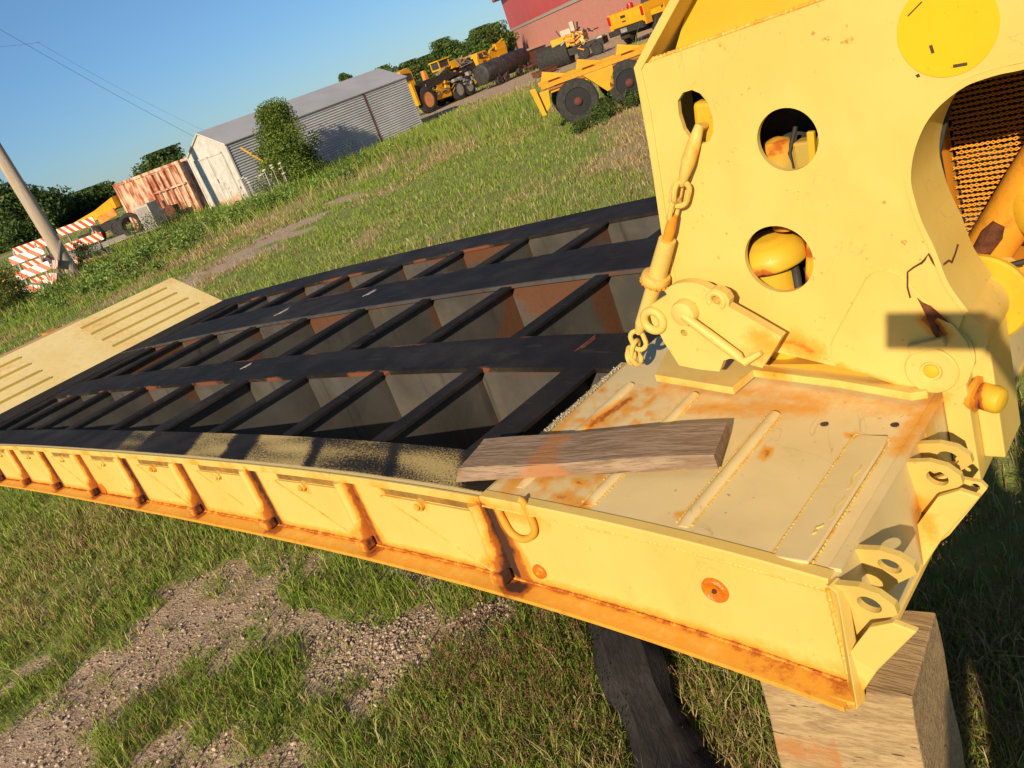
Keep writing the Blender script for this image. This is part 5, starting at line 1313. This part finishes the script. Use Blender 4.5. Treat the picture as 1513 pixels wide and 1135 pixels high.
mb = MB(); mb.prism([(-.76, .10, rw*2-.02), (-.50, .10, rw*2-.02), (-.56, .10, rw*1.2), (-.70, .10, rw*.95)], (0, .4, 0)); mb.build('end_box', M['bgyellow'], cart, bevel=.02)
mb = MB(); mb.prism([(-.90, -.03, rw*2+.10), (-.77, -.03, rw*2+.10), (-.70, -.03, rw*.9), (-.80, -.03, rw*.9)], (0, .30, 0)); mb.build('end_plate', M['bgyellow'], cart, bevel=.02)
mb = MB(); mb.prism([(Lw*.22, -.16, rw*2+.02), (Lw*.80, -.16, rw*2+.02), (Lw*.72, -.16, rw*1.05), (Lw*.58, -.16, rw*1.0)], (0, .4, 0)); mb.build('hanger_plate', M['bgyellow'], cart, bevel=.02)
for x in (-.30, Lw*.45, Lw+.3):
    mb = MB(); mb.prism([(x-.3, .9, rw*2+.1), (x+.35, .9, rw*2+.1), (x-.2, .9, rw*2+.32)], (0, .25, 0)); mb.build('deck_wedge', M['bgyellow'], cart, bevel=.01)
mb = MB(); mb.box((Lw/2+.6, .85, rw*2-.1), (Lw+2.6, 1.3, .03)); mb.build('cart_deck', M['orange_fr'], cart, rust=lambda co: .4, sub=.3)

# ================================================================== FAR YELLOW MACHINES
def mframe(pxl, pxr, Dl, Dr):
    a, b = on_line(pxl, Dl), on_line(pxr, Dr); d = b-a; return (a[0], a[1], 0), math.atan2(d[1], d[0]), float(np.hypot(*d))
# flatbed truck nearest the shed
o_, an, Lm = mframe(608, 706, 47.5, 52)
tk = empty('flatbed_truck', o_, an, 'yellow truck with an orange hub wheel parked just past the shed', 'truck')
k = Lm/4.6
mb = MB(); mb.box((2.3*k, .3, .95*k), (4.4*k, .8, .16*k)); mb.build('chassis', M['dark'], tk)
mb = MB(); mb.prism([(.2*k, -.1, 1.15*k), (.95*k, -.1, 1.15*k), (.95*k, -.1, 1.75*k), (.75*k, -.1, 1.95*k), (.25*k, -.1, 1.9*k)], (0, 1.2, 0)); cabp = mb.build('cab', M['bgyellow'], tk, bevel=.04)
mb = MB(); mb.prism([(.32*k, -.12, 1.45*k), (.85*k, -.12, 1.45*k), (.82*k, -.12, 1.72*k), (.36*k, -.12, 1.78*k)], (0, .03, 0)); mb.build('window', M['glass'], cabp)
mb = MB(); mb.prism([(1.7*k, -.25, .35*k), (2.7*k, -.25, .3*k), (2.8*k, -.25, .95*k), (2.2*k, -.25, 1.05*k), (1.9*k, -.25, .8*k)], (0, .6, 0)); mb.build('side_tank', M['bgyellow'], tk, bevel=.04)
mb = MB(); mb.prism([(.1*k, -.3, 1.0*k), (.9*k, -.3, 1.25*k), (2.6*k, -.3, 1.25*k), (3.6*k, -.3, 1.1*k), (3.6*k, -.3, 1.0*k), (.5*k, -.3, .85*k)], (0, 1.3, 0)); mb.build('flat_bed', M['dark'], tk, bevel=.02)
mb = MB(); mb.box((.35*k, -.05, .9*k), (.14*k, 1., .9*k)); mb.build('front_guard', M['bgyellow'], tk, bevel=.02)
for c in ((1.05*k, -.3), (1.05*k, 1.3)): wheel(tk, (c[0], c[1], .52*k), .52*k, .34, rimmat='hub')
for c in (3.2, 3.9):
    wheel(tk, (c*k, -.2, .42*k), .42*k, .3, rimmat='grey'); wheel(tk, (c*k, 1.3, .42*k), .42*k, .3, rimmat='grey')
mb = MB()
for i in range(10): mb.box((random.uniform(2.9, 4.5)*k, -.3, random.uniform(.5, .9)*k), (random.uniform(.1, .35), .25, random.uniform(.08, .25)))
mb.build('underframe_gear', M['grey'], tk)
# road grader behind
o_, an, Lm = mframe(640, 712, 57, 60)
gr = empty('road_grader', o_, an, 'yellow road grader with a framed cab behind the flatbed truck', 'grader'); k = Lm/4.2; gr.scale = (1, 1, .86)
mb = MB(); mb.prism([(0, 0, 1.5*k), (3.9*k, 0, 1.75*k), (3.9*k, 0, 1.5*k), (0, 0, 1.25*k)], (0, .5, 0)); mb.build('main_beam', M['dark'], gr, bevel=.03)
mb = MB(); mb.box((1.75*k, .25, 2.0*k), (.85*k, .9, .1*k)); mb.box((1.75*k, .25, 2.55*k), (.95*k, 1.0, .08*k))
for x in (1.35, 2.15):
    for y in (-.15, .65): mb.box((x*k, y, 2.27*k), (.06*k, .06, .55*k))
mb.build('cab_frame', M['bgyellow'], gr)
mb = MB(); mb.box((1.75*k, .25, 2.28*k), (.76*k, .76, .46*k)); mb.build('cab_glass', M['glass'], gr)
mb = MB(); mb.box((2.75*k, .25, 2.0*k), (1.1*k, .9, .5*k)); mb.build('engine_hood', M['bgyellow'], gr, bevel=.04)
mb = MB()
for i in range(9): mb.tube([(random.uniform(2.4, 3.5)*k, -.3, random.uniform(1.6, 2.3)*k), (random.uniform(2.6, 4.0)*k, -.3, random.uniform(1.6, 2.4)*k)], .03, 5)
mb.build('hydraulic_pipes', M['grey'], gr)
mb = MB(); mb.prism([(.05*k, -.1, 1.6*k), (.35*k, -.1, 1.65*k), (.25*k, -.1, 2.25*k), (.08*k, -.1, 2.3*k)], (0, .3, 0)); mb.build('front_blade_arm', M['bgorange'], gr, bevel=.02)
mb = MB(); mb.tube([(1.0*k, -.1, 1.75*k), (1.7*k, -.1, 1.95*k)], .12, 10); mb.build('cylinder', M['grey'], gr, smooth=True)
for x in (.6, 2.4, 3.4): wheel(gr, (x*k, -.1, .6*k), .6*k, .4, rimmat='bgyellow')
# black tank trailer
o_, an, Lm = mframe(728, 797, 50, 54)
tn = empty('tank_trailer', o_, an, 'weathered black cylindrical tank trailer parked beside the yellow trucks', 'tank trailer'); k = Lm/4.6
mb = MB(); mb.lathe((.15*k, .6, .80*k), (1, 0, .0), [(.02, -.06), (.40*k, -.05), (.50*k, .0), (.52*k, .05), (.52*k, 4.0*k), (.48*k, 4.05*k), (.40*k, 4.05*k), (.38*k, 3.6*k), (.02, 3.6*k)], 36); mb.build('tank', m_simple('weathered_black_tank', (.018, .018, .019), (.065, .062, .06), 2.5, .6), tn, smooth=True)
mb = MB(); mb.box((2.2*k, .6, .40*k), (4.2*k, .7, .12)); mb.box((4.0*k, .6, .6*k), (.5*k, .8, .4*k)); mb.build('tank_frame', M['dark'], tn)
mb = MB()
mb.lathe((1.6*k, .6, .80*k), (1, 0, 0), [(.53*k, 0), (.533*k, .03), (.53*k, .06)], 30)
mb.build('tank_band', M['dark'], tn)
for x in (.9, 1.6, 2.9): wheel(tn, (x*k, .15, .22*k), .22*k, .25, rimmat='dark')
# yellow cab truck behind the tank
o_, an, Lm = mframe(716, 764, 62, 65)
cb_ = empty('crew_truck', o_, an, 'yellow truck cab showing above the black tank trailer', 'truck'); k = Lm/3.2; cb_.scale = (1, 1, .72)
mb = MB(); mb.prism([(.0, 0, 1.35*k), (1.2*k, 0, 1.35*k), (1.25*k, 0, 1.7*k), (1.0*k, 0, 2.3*k), (.15*k, 0, 2.3*k), (.02*k, 0, 1.8*k)], (0, 1.6, 0)); cp = mb.build('cab', M['bgyellow'], cb_, bevel=.05)
mb = MB(); mb.prism([(.22*k, -.02, 1.8*k), (.62*k, -.02, 1.8*k), (.62*k, -.02, 2.18*k), (.26*k, -.02, 2.18*k)], (0, .03, 0)); mb.prism([(.70*k, -.02, 1.8*k), (1.08*k, -.02, 1.8*k), (.94*k, -.02, 2.18*k), (.70*k, -.02, 2.18*k)], (0, .03, 0)); mb.build('window', M['glass'], cp)
mb = MB(); mb.box((2.1*k, .8, 1.75*k), (1.7*k, 1.5, .6*k)); mb.build('body_box', M['bgyellow'], cb_, bevel=.05)
mb = MB(); mb.box((2.6*k, .3, 2.25*k), (.9*k, .3, .4*k)); mb.tube([(1.6*k, .3, 2.1*k), (3.1*k, .3, 2.6*k)], .09, 8); mb.build('boom', M['bgyellow'], cb_)
mb = MB(); mb.box((-.5*k, .6, 1.7*k), (.7*k, .8, .9*k), rot=Matrix.Rotation(-.3, 3, 'Y')); mb.build('dark_hopper', M['dark'], cb_, bevel=.03)
for x in (.4, 2.4): wheel(cb_, (x*k, .0, .55*k), .5*k, .3)
mb = MB(); mb.box((1.4*k, .8, 1.0*k), (3.2*k, 1.2, .5*k)); mb.build('chassis', M['dark'], cb_)
# red brown steel bins
o_, an, Lm = mframe(787, 812, 57, 58)
rb_ = empty('steel_bin', o_, an, 'red brown steel bin between the tank trailer and the roller', 'bin')
mb = MB(); mb.box((Lm/2, .4, .55), (Lm, .9, .9)); mb.build('bin_body', M['rustred'], rb_, bevel=.02)
mb = MB(); mb.box((Lm/2, .4, 1.02), (Lm+.06, .96, .06)); mb.box((Lm/2, .4, .05), (Lm, .9, .08)); mb.build('bin_rim', M['dark'], rb_)
p = at_px(806, 44); ft = empty('flat_steel_tray', p, an, 'low red brown steel tray lying on the grass edge', 'tray')
mb = MB(); mb.box((0, 0, .15), (1.0, .8, .22)); mb.build('tray_body', M['rustred'], ft, bevel=.02)
mb = MB(); mb.box((0, 0, .27), (1.06, .86, .03)); mb.build('tray_rim', M['rustpatch'], ft)
# rubble strip
# roller / sweeper with black drum
o_, an, Lm = mframe(800, 882, 46, 45)
rl = empty('drum_roller', o_, an, 'machine with a wide black drum and yellow housing by the red building', 'roller'); k = Lm/2.8
mb = MB(); mb.lathe((.12*k, .0, .52*k), (1, 0, 0), [(.02, .0), (.5*k, .0), (.53*k, .04), (.53*k, 1.5*k), (.5*k, 1.54*k), (.02, 1.54*k)], 36); mb.build('drum', M['rubber'], rl, smooth=True)
mb = MB(); mb.lathe((.09*k, .0, .52*k), (-1, 0, 0), [(.3*k, -.02), (.3*k, .02), (.05, .04)], 24); mb.build('drum_hub', M['pale'], rl)
mb = MB(); mb.box((1.55*k, .1, .98*k), (1.15*k, .9, .5*k)); mb.build('housing', M['bgyellow'], rl, bevel=.03)
mb = MB(); mb.box((2.35*k, .1, .95*k), (.35*k, .8, .5*k)); mb.build('side_panel', m_simple('pale_yellow_panel', (.75, .50, .18), (.65, .42, .15), 3, .6), rl, bevel=.03)
for i in range(16): 
    mb = MB(); a = (random.uniform(1.3, 2.9)*k, random.uniform(-.3, .4), random.uniform(1.05, 1.35)*k); mb.tube([a, (a[0]+random.uniform(-.35, .35), a[1], a[2]+random.uniform(-.3, .35))], random.uniform(.02, .05), 5)
    mb.build('pipe', M['dark'], rl)
for nm_, q in (('engine', ((1.7*k, .1, 1.35*k), (.5*k, .4, .25*k))), ('control_box', ((2.1*k, -.1, 1.5*k), (.2*k, .2, .4*k))), ('hitch_box', ((3.15*k, .1, .55*k), (.3*k, .6, .35*k)))):
    mb = MB(); mb.box(*q); mb.build(nm_, M['pale'], rl, bevel=.02)
mb = MB(); mb.box((2.4*k, .1, .5*k), (1.9*k, .9, .3*k)); mb.build('chassis', M['dark'], rl)
for x in (2.35, 3.0): wheel(rl, (x*k, -.35, .28*k), .28*k, .2, rimmat='dark')

def clutter(par, x0, x1, z0, z1, y0, n, mats):
    for mname in mats:
        mb = MB()
        for i in range(n):
            x, z = random.uniform(x0, x1), random.uniform(z0, z1); y = y0+random.uniform(-.06, .1)
            if random.random() < .5: mb.box((x, y, z), (random.uniform(.06, .35), .12, random.uniform(.04, .16)), rot=Matrix.Rotation(random.uniform(-.6, .6), 3, 'Y'))
            else: mb.tube([(x, y, z), (x+random.uniform(-.4, .4), y, z+random.uniform(-.2, .25))], random.uniform(.012, .035), 6)
        mb.build('machinery_clutter', M[mname], par)['kind'] = 'stuff'
clutter(tk, .6, 4.6, .7, 1.35, -.33, 12, ('dark', 'grey', 'bgyellow'))
clutter(gr, .4, 4.0, 1.1, 2.1, -.35, 12, ('dark', 'bgyellow', 'bgorange'))
clutter(tn, .2, 4.4, .15, .5, .05, 10, ('dark', 'rustred'))
clutter(cb_, .4, 3.0, 1.2, 2.6, -.05, 8, ('dark', 'bgyellow'))
clutter(rl, 1.6, 3.6, .5, 1.3, -.45, 10, ('dark', 'grey', 'bgorange'))

# ================================================================== PICKUP
pc_, pr_ = on_line(911, 43.5), on_line(961, 42.2)
d_ = pr_-pc_; an = math.atan2(d_[1], d_[0]); Lt = float(np.hypot(*d_)); k = Lt/1.95
pk = empty('pickup_truck', (pc_[0], pc_[1], 0), an, 'bright yellow pickup truck seen from its tailgate by the red building', 'pickup truck')
dep = (0.30, 1.0)   # side runs away to +y and a little +x
def pkb(x, y, z): return (x*k, y*k, z*k)
mb = MB(); mb.box(pkb(.975, .02, 1.12), (1.70*k, .10*k, .62*k)); tg = mb.build('tailgate', M['bgyellow'], pk, bevel=.04)
mb = MB(); mb.box(pkb(.85, -.045, 1.22), (.26*k, .03*k, .10*k)); mb.box(pkb(.85, -.04, 1.02), (.2*k, .02*k, .05*k)); mb.build('handle', M['dark'], tg)
for x in (.05, 1.90):
    mb = MB(); mb.loft([[(x*k+a*k, y*k, z*k) for a, z in ((-.07, .62), (.07, .62), (.09, 1.1), (.06, 1.45), (-.06, 1.45), (-.09, 1.1))] for y in (.0, .45)])
    mb.loft([[(x*k+a*k, y*k, z*k) for a, z in ((-.07, 1.10), (.07, 1.10), (.08, 1.2), (.06, 1.45), (-.06, 1.45), (-.08, 1.2))] for y in (.45, 1.45)])
    mb.loft([[(x*k+a*k, y*k, z*k) for a, z in ((-.07, .62), (.07, .62), (.09, 1.1), (.06, 1.45), (-.06, 1.45), (-.09, 1.1))] for y in (1.45, 2.3)])
    mb.build('bed_side', M['bgyellow'], pk, bevel=.01)
mb = MB(); mb.box(pkb(.975, 1.15, .78), (1.7*k, 2.2*k, .08*k)); mb.build('bed_floor', M['dark'], pk)
mb = MB(); mb.box(pkb(.975, -.14, .66), (1.95*k, .22*k, .24*k)); mb.build('bumper', M['dark'], pk, bevel=.03)
mb = MB(); mb.box(pkb(.9, -.26, .68), (.34*k, .02*k, .17*k)); mb.build('plate_recess', M['grey'], pk)
for x in (.03, 1.90):
    mb = MB(); mb.box(pkb(x, -.03, 1.2), (.13*k, .06*k, .36*k)); mb.build('tail_light', M['redlight'], pk, bevel=.02)
mb = MB(); mb.loft([[pkb(x, y, z) for x, z in ((.0, .55), (1.95, .55), (1.97, 1.3), (1.95, 1.42), (0., 1.42), (-.02, 1.3))] for y in (2.35, 5.4)]); mb.build('cab_body', M['bgyellow'], pk, bevel=.03)
mb = MB(); mb.loft([[pkb(.975+(x-.975)*s_, y, z) for x, z in ((.05, 1.42), (1.90, 1.42), (1.72, 1.98), (.23, 1.98))] for y, s_ in ((2.4, 1.), (4.0, 1.))]); mb.build('cab_windows', M['glass'], pk)
mb = MB(); mb.box(pkb(.975, 3.2, 2.0), (1.5*k, 1.7*k, .06*k)); mb.build('cab_roof', M['bgyellow'], pk, bevel=.03)
for x in (.12, 1.84):
    for y in (.98, 4.5): wheel(pk, pkb(x, y, .42), .42*k, .27*k, (1, 0, 0) if x < 1 else (-1, 0, 0))
mb = MB(); mb.box(pkb(.975, 2.4, .5), (1.2*k, 4.6*k, .14*k)); mb.box(pkb(.975, .98, .42), (1.6*k, .14*k, .14*k)); mb.box(pkb(.7, .1, .42), (.5*k, .3*k, .2*k)); mb.build('underbody', M['dark'], pk)
p = Vector(pk.location)+Matrix.Rotation(an, 3, 'Z') @ Vector(pkb(.55, .45, .82))
cn = empty('traffic_cones', tuple(p), an, 'orange and red cones stacked in the pickup bed', 'cones')
mb = MB(); mb.lathe((0, 0, 0), (0, 0, 1), [(.24, 0), (.24, .04), (.17, .05), (.05, .75), (.04, .78)], 20); mb.build('cone', M['orangeplastic'], cn, smooth=True)
mb = MB(); mb.lathe((.38, .1, .25), (0, 0, 1), [(.16, 0), (.16, .5), (.13, .62), (.03, .64)], 20); mb.build('red_drum', M['redlight'], cn, smooth=True)

# ================================================================== RED BUILDING
cA = far_at(765, 78, 150)[:2]; wd_ = -far_at(627, 105, 1000)[:2]+CAM[:2]; wd_ /= np.linalg.norm(wd_); ban = math.atan2(wd_[1], wd_[0])
bd = empty('red_building', (cA[0], cA[1], 0), ban, 'large red building with a salmon block base and a pale stripe', 'building')
BL = 120
sgn = 1 if True else -1
mb = MB(); mb.box((BL/2, 12, 1.4), (BL, 24, 3.3)); mb.build('block_base', M['blockwall'], bd)
mb = MB(); mb.box((BL/2, 12, 3.22), (BL+.15, 24.15, .30)); mb.build('stripe_band', M['pale'], bd)
mb = MB(); mb.box((BL/2, 12, 6.0), (BL+.04, 24.04, 5.3)); mb.build('wall', M['redwall'], bd)
mb = MB(); mb.prism([(-4.5, -1.0, 8.3), (BL+3, -1.0, 8.3), (BL+3, 25, 8.3), (-4.5, 25, 8.3)], (0, 0, .5)); mb.build('roof', M['redwall'], bd)
mb = MB(); mb.prism([(-4.4, -.9, 8.2), (.1, -.9, 8.2), (.1, 24.9, 8.2), (-4.4, 24.9, 8.2)], (0, 0, .09)); mb.build('soffit', M['pale'], bd)

# ================================================================== PHOTOGRAPHER (casts the shadow seen on the trailer)
Fv = Vector(AF); Xv = Vector(AX); Yv = Vector(-AY); Cv = Vector(CAM)
ph = empty('tablet', tuple(Cv), 0, 'dark tablet held up to take the picture', 'tablet')
rot3 = Matrix((Xv, Yv, -Fv)).transposed()
ph.rotation_euler = rot3.to_euler()
# local: x right, y up, z backwards. lens at the left end of the tablet
mb = MB(); mb.box((.085, -.008, .022), (.235, .088, .010)); mb.build('tablet_body', M['blackplastic'], ph, bevel=.003)
mb = MB(); mb.box((.085, -.008, .0285), (.22, .078, .002)); mb.build('screen', M['glass'], ph)
body = Cv+Xv*.0; fwd = Vector((math.cos(YAW), math.sin(YAW), 0)); rgt = Vector((math.sin(YAW), -math.cos(YAW), 0))
base = Vector((Cv.x+.33, Cv.y-.27, 0))
per = empty('person', tuple(base), YAW-math.pi/2, 'person in a grey shirt and jeans holding up a tablet', 'person')
def skin_chain(name, verts, edges, radii, mat, parent, lev=2):
    me = bpy.data.meshes.new(name); me.from_pydata(verts, edges, []); o = bpy.data.objects.new(name, me); COL.objects.link(o); o.parent = parent
    me.materials.append(mat); md = o.modifiers.new('skin', 'SKIN'); sv = me.skin_vertices[0].data if me.skin_vertices else None
    if sv is None:
        bpy.context.view_layer.objects.active = o; return o
    for v, r in zip(sv, radii): v.radius = (r, r)
    sv[0].use_root = True; sb = o.modifiers.new('sub', 'SUBSURF'); sb.levels = lev; sb.render_levels = lev
    return o
# body as one lofted and tubed figure, local frame: +y forward, +x right
inv = Matrix.Rotation(-(YAW-math.pi/2), 3, 'Z')
def lp(w): return tuple(inv @ (Vector(w)-base))
grip = Cv+Xv*.20-Yv*.02-Fv*(-.0)-Fv*.035
gl = Vector(lp(grip))
mbp = MB()
def ell(c, rx, ry, n=20): return [(c[0]+rx*math.cos(2*math.pi*i/n), c[1]+ry*math.sin(2*math.pi*i/n), c[2]) for i in range(n)]
mbp.loft([ell((0, .0, z), a, b) for z, a, b in ((.88, .15, .11), (.98, .17, .12), (1.10, .155, .11), (1.25, .17, .12), (1.38, .185, .12), (1.46, .16, .10), (1.50, .08, .07), (1.55, .058, .06), (1.60, .06, .065))])
mbp.loft([ell((0, .02, z), a, b) for z, a, b in ((1.58, .05, .055), (1.61, .062, .078), (1.66, .074, .092), (1.72, .078, .098), (1.78, .07, .09), (1.82, .045, .06), (1.835, .015, .02))])
mbp.tube([(0, .118, 1.73), (0, .14, 1.69), (0, .125, 1.675)], [.008, .016, .012], 8)
for s_ in (-1, 1): mbp.lathe((s_*.078, .01, 1.70), (s_, 0, 0), [(.018, -.01), (.028, 0), (.022, .012), (.005, .014)], 12)
sh_r = Vector((.185, 0, 1.42)); el_r = Vector((.36, .16, 1.55)); 
if gl.z > 1.6: el_r = (sh_r+gl)/2+Vector((.16, .0, -.12))
mbp.tube([(.12, 0, 1.42), tuple(sh_r), tuple((sh_r+el_r)/2), tuple(el_r), tuple((el_r+gl)/2), tuple(gl)], [.06, .058, .05, .042, .036, .027], 12)
mbp.tube([(-.12, 0, 1.42), (-.20, 0, 1.38), (-.25, .02, 1.12), (-.23, .12, .92), (-.22, .18, .84)], [.06, .055, .042, .034, .024], 12)
for s_ in (-1, 1):
    mbp.tube([(s_*.09, 0, .95), (s_*.10, .01, .70), (s_*.11, .02, .50), (s_*.12, -.01, .28), (s_*.12, -.02, .08)], [.095, .085, .06, .055, .04], 14)
bodyo = mbp.build('body', M['skin'], per, smooth=True)
rm = bodyo.modifiers.new('remesh', 'REMESH'); rm.mode = 'VOXEL'; rm.voxel_size = .012; rm.use_smooth_shade = True
# clothing
mb = MB(); mb.loft([ell((0, .0, z), a, b) for z, a, b in ((.86, .175, .135), (.98, .185, .135), (1.10, .172, .126), (1.25, .186, .136), (1.38, .20, .135), (1.46, .17, .112), (1.495, .09, .08))])
mb.tube([(.10, 0, 1.41), tuple(sh_r), tuple(sh_r*.45+el_r*.55)], [.078, .072, .062], 14); mb.tube([(-.10, 0, 1.41), (-.205, 0, 1.37), (-.235, .01, 1.20)], [.078, .07, .058], 14)
mb.build('shirt', M['shirt'], per, smooth=True)
mb = MB()
mb.loft([ell((0, .0, z), a, b) for z, a, b in ((.80, .165, .125), (.9, .172, .13), (.98, .176, .128))])
for s_ in (-1, 1): mb.tube([(s_*.085, 0, .92), (s_*.10, .01, .70), (s_*.11, .02, .50), (s_*.12, -.01, .28), (s_*.12, -.02, .06)], [.112, .10, .078, .07, .065], 16)
mb.build('jeans', M['jeans'], per, smooth=True)
mb = MB()
for s_ in (-1, 1): mb.loft([ell((s_*.12, .05, z), a, b) for z, a, b in ((.0, .05, .14), (.03, .052, .145), (.07, .046, .12), (.11, .04, .07))])
mb.build('boots', M['rubber'], per, smooth=True)
mb = MB(); mb.loft([ell((0, -.005, z), a, b) for z, a, b in ((1.66, .074, .075), (1.72, .085, .098), (1.79, .08, .10), (1.84, .05, .065), (1.85, .015, .02))]); mb.build('hair', M['hair'], per, smooth=True)
# hand with fingers and thumb gripping the tablet's right end
lx = Vector(inv @ Xv); ly = Vector(inv @ Yv); lf = Vector(inv @ Fv)
def gp(a, b, c): return tuple(gl+lx*a+ly*b+lf*c)
mb = MB(); mb.tube([gp(-.0, -.03, -.03), gp(.0, .0, -.012), gp(.004, .03, .0)], [.026, .032, .026], 10)
for j, (yy, ln) in enumerate(((.034, .9), (.014, 1.), (-.006, .95), (-.024, .78))):
    mb.tube([gp(.01, yy, -.005), gp(.022, yy+.003, .025), gp(.008, yy+.004, .05*ln+.005), gp(-.022*ln, yy+.004, .052*ln), gp(-.045*ln, yy+.004, .048)], [.0105, .0105, .009, .0085, .006], 8)
mb.tube([gp(-.005, .0, -.02), gp(-.025, .018, -.022), gp(-.05, .03, -.012), gp(-.068, .034, -.004)], [.014, .012, .010, .007], 8)
hand = mb.build('hand', M['skin'], per, smooth=True)

# ================================================================== LIGHT, SKY, CAMERA
SUN_EL, SUN_AZ = R(24.0), math.atan2(-.8478, .3361)   # where the sun stands: azimuth measured from +X
sun = bpy.data.lights.new('sun', 'SUN'); sun.energy = 4.5; sun.angle = R(.53); sun.color = (1., .82, .56)
so = bpy.data.objects.new('sun', sun); COL.objects.link(so)
sd = Vector((math.cos(SUN_EL)*math.cos(SUN_AZ), math.cos(SUN_EL)*math.sin(SUN_AZ), math.sin(SUN_EL)))
so.rotation_euler = sd.to_track_quat('Z', 'Y').to_euler(); so.location = sd*50
w = bpy.data.worlds.new('World'); scene.world = w; w.use_nodes = True; nt = w.node_tree
sk = nt.nodes.new('ShaderNodeTexSky'); sk.sky_type = 'NISHITA'; sk.sun_disc = False; sk.sun_elevation = SUN_EL
sk.sun_rotation = math.atan2(sd.x, sd.y); sk.air_density = 1.0; sk.dust_density = .0; sk.ozone_density = 4.0; sk.altitude = 0
bgn = nt.nodes['Background']; tn_ = nt.nodes.new('ShaderNodeMix'); tn_.data_type = 'RGBA'; tn_.blend_type = 'MULTIPLY'; tn_.inputs[0].default_value = 1; nt.links.new(sk.outputs[0], tn_.inputs[6]); gz_ = nt.nodes.new('ShaderNodeTexCoord'); sx_ = nt.nodes.new('ShaderNodeSeparateXYZ'); nt.links.new(gz_.outputs['Generated'], sx_.inputs[0]); mr_ = nt.nodes.new('ShaderNodeMapRange'); nt.links.new(sx_.outputs[2], mr_.inputs[0]); mr_.inputs[1].default_value = 0; mr_.inputs[2].default_value = .30; cm_ = nt.nodes.new('ShaderNodeMix'); cm_.data_type = 'RGBA'; nt.links.new(mr_.outputs[0], cm_.inputs[0]); cm_.inputs[6].default_value = (.46, .66, .93, 1); cm_.inputs[7].default_value = (.80, .92, 1.0, 1); nt.links.new(cm_.outputs[2], tn_.inputs[7]); nt.links.new(tn_.outputs[2], bgn.inputs[0]); bgn.inputs[1].default_value = .078
cam = bpy.data.cameras.new('camera'); cam.sensor_fit = 'HORIZONTAL'; cam.sensor_width = 36; cam.lens = 36*FPX/W0; cam.clip_start = .02; cam.clip_end = 5000
co = bpy.data.objects.new('camera', cam); COL.objects.link(co)
co.matrix_world = Matrix.Translation(Cv) @ rot3.to_4x4(); scene.camera = co
scene.view_settings.view_transform = 'Standard'; scene.view_settings.look = 'None'; scene.view_settings.exposure = .38; scene.view_settings.gamma = 1
scene.render.engine = 'CYCLES'; scene.cycles.max_bounces = 6; scene.cycles.diffuse_bounces = 3; scene.cycles.transparent_max_bounces = 4
scene.render.resolution_x = 1024; scene.render.resolution_y = 768
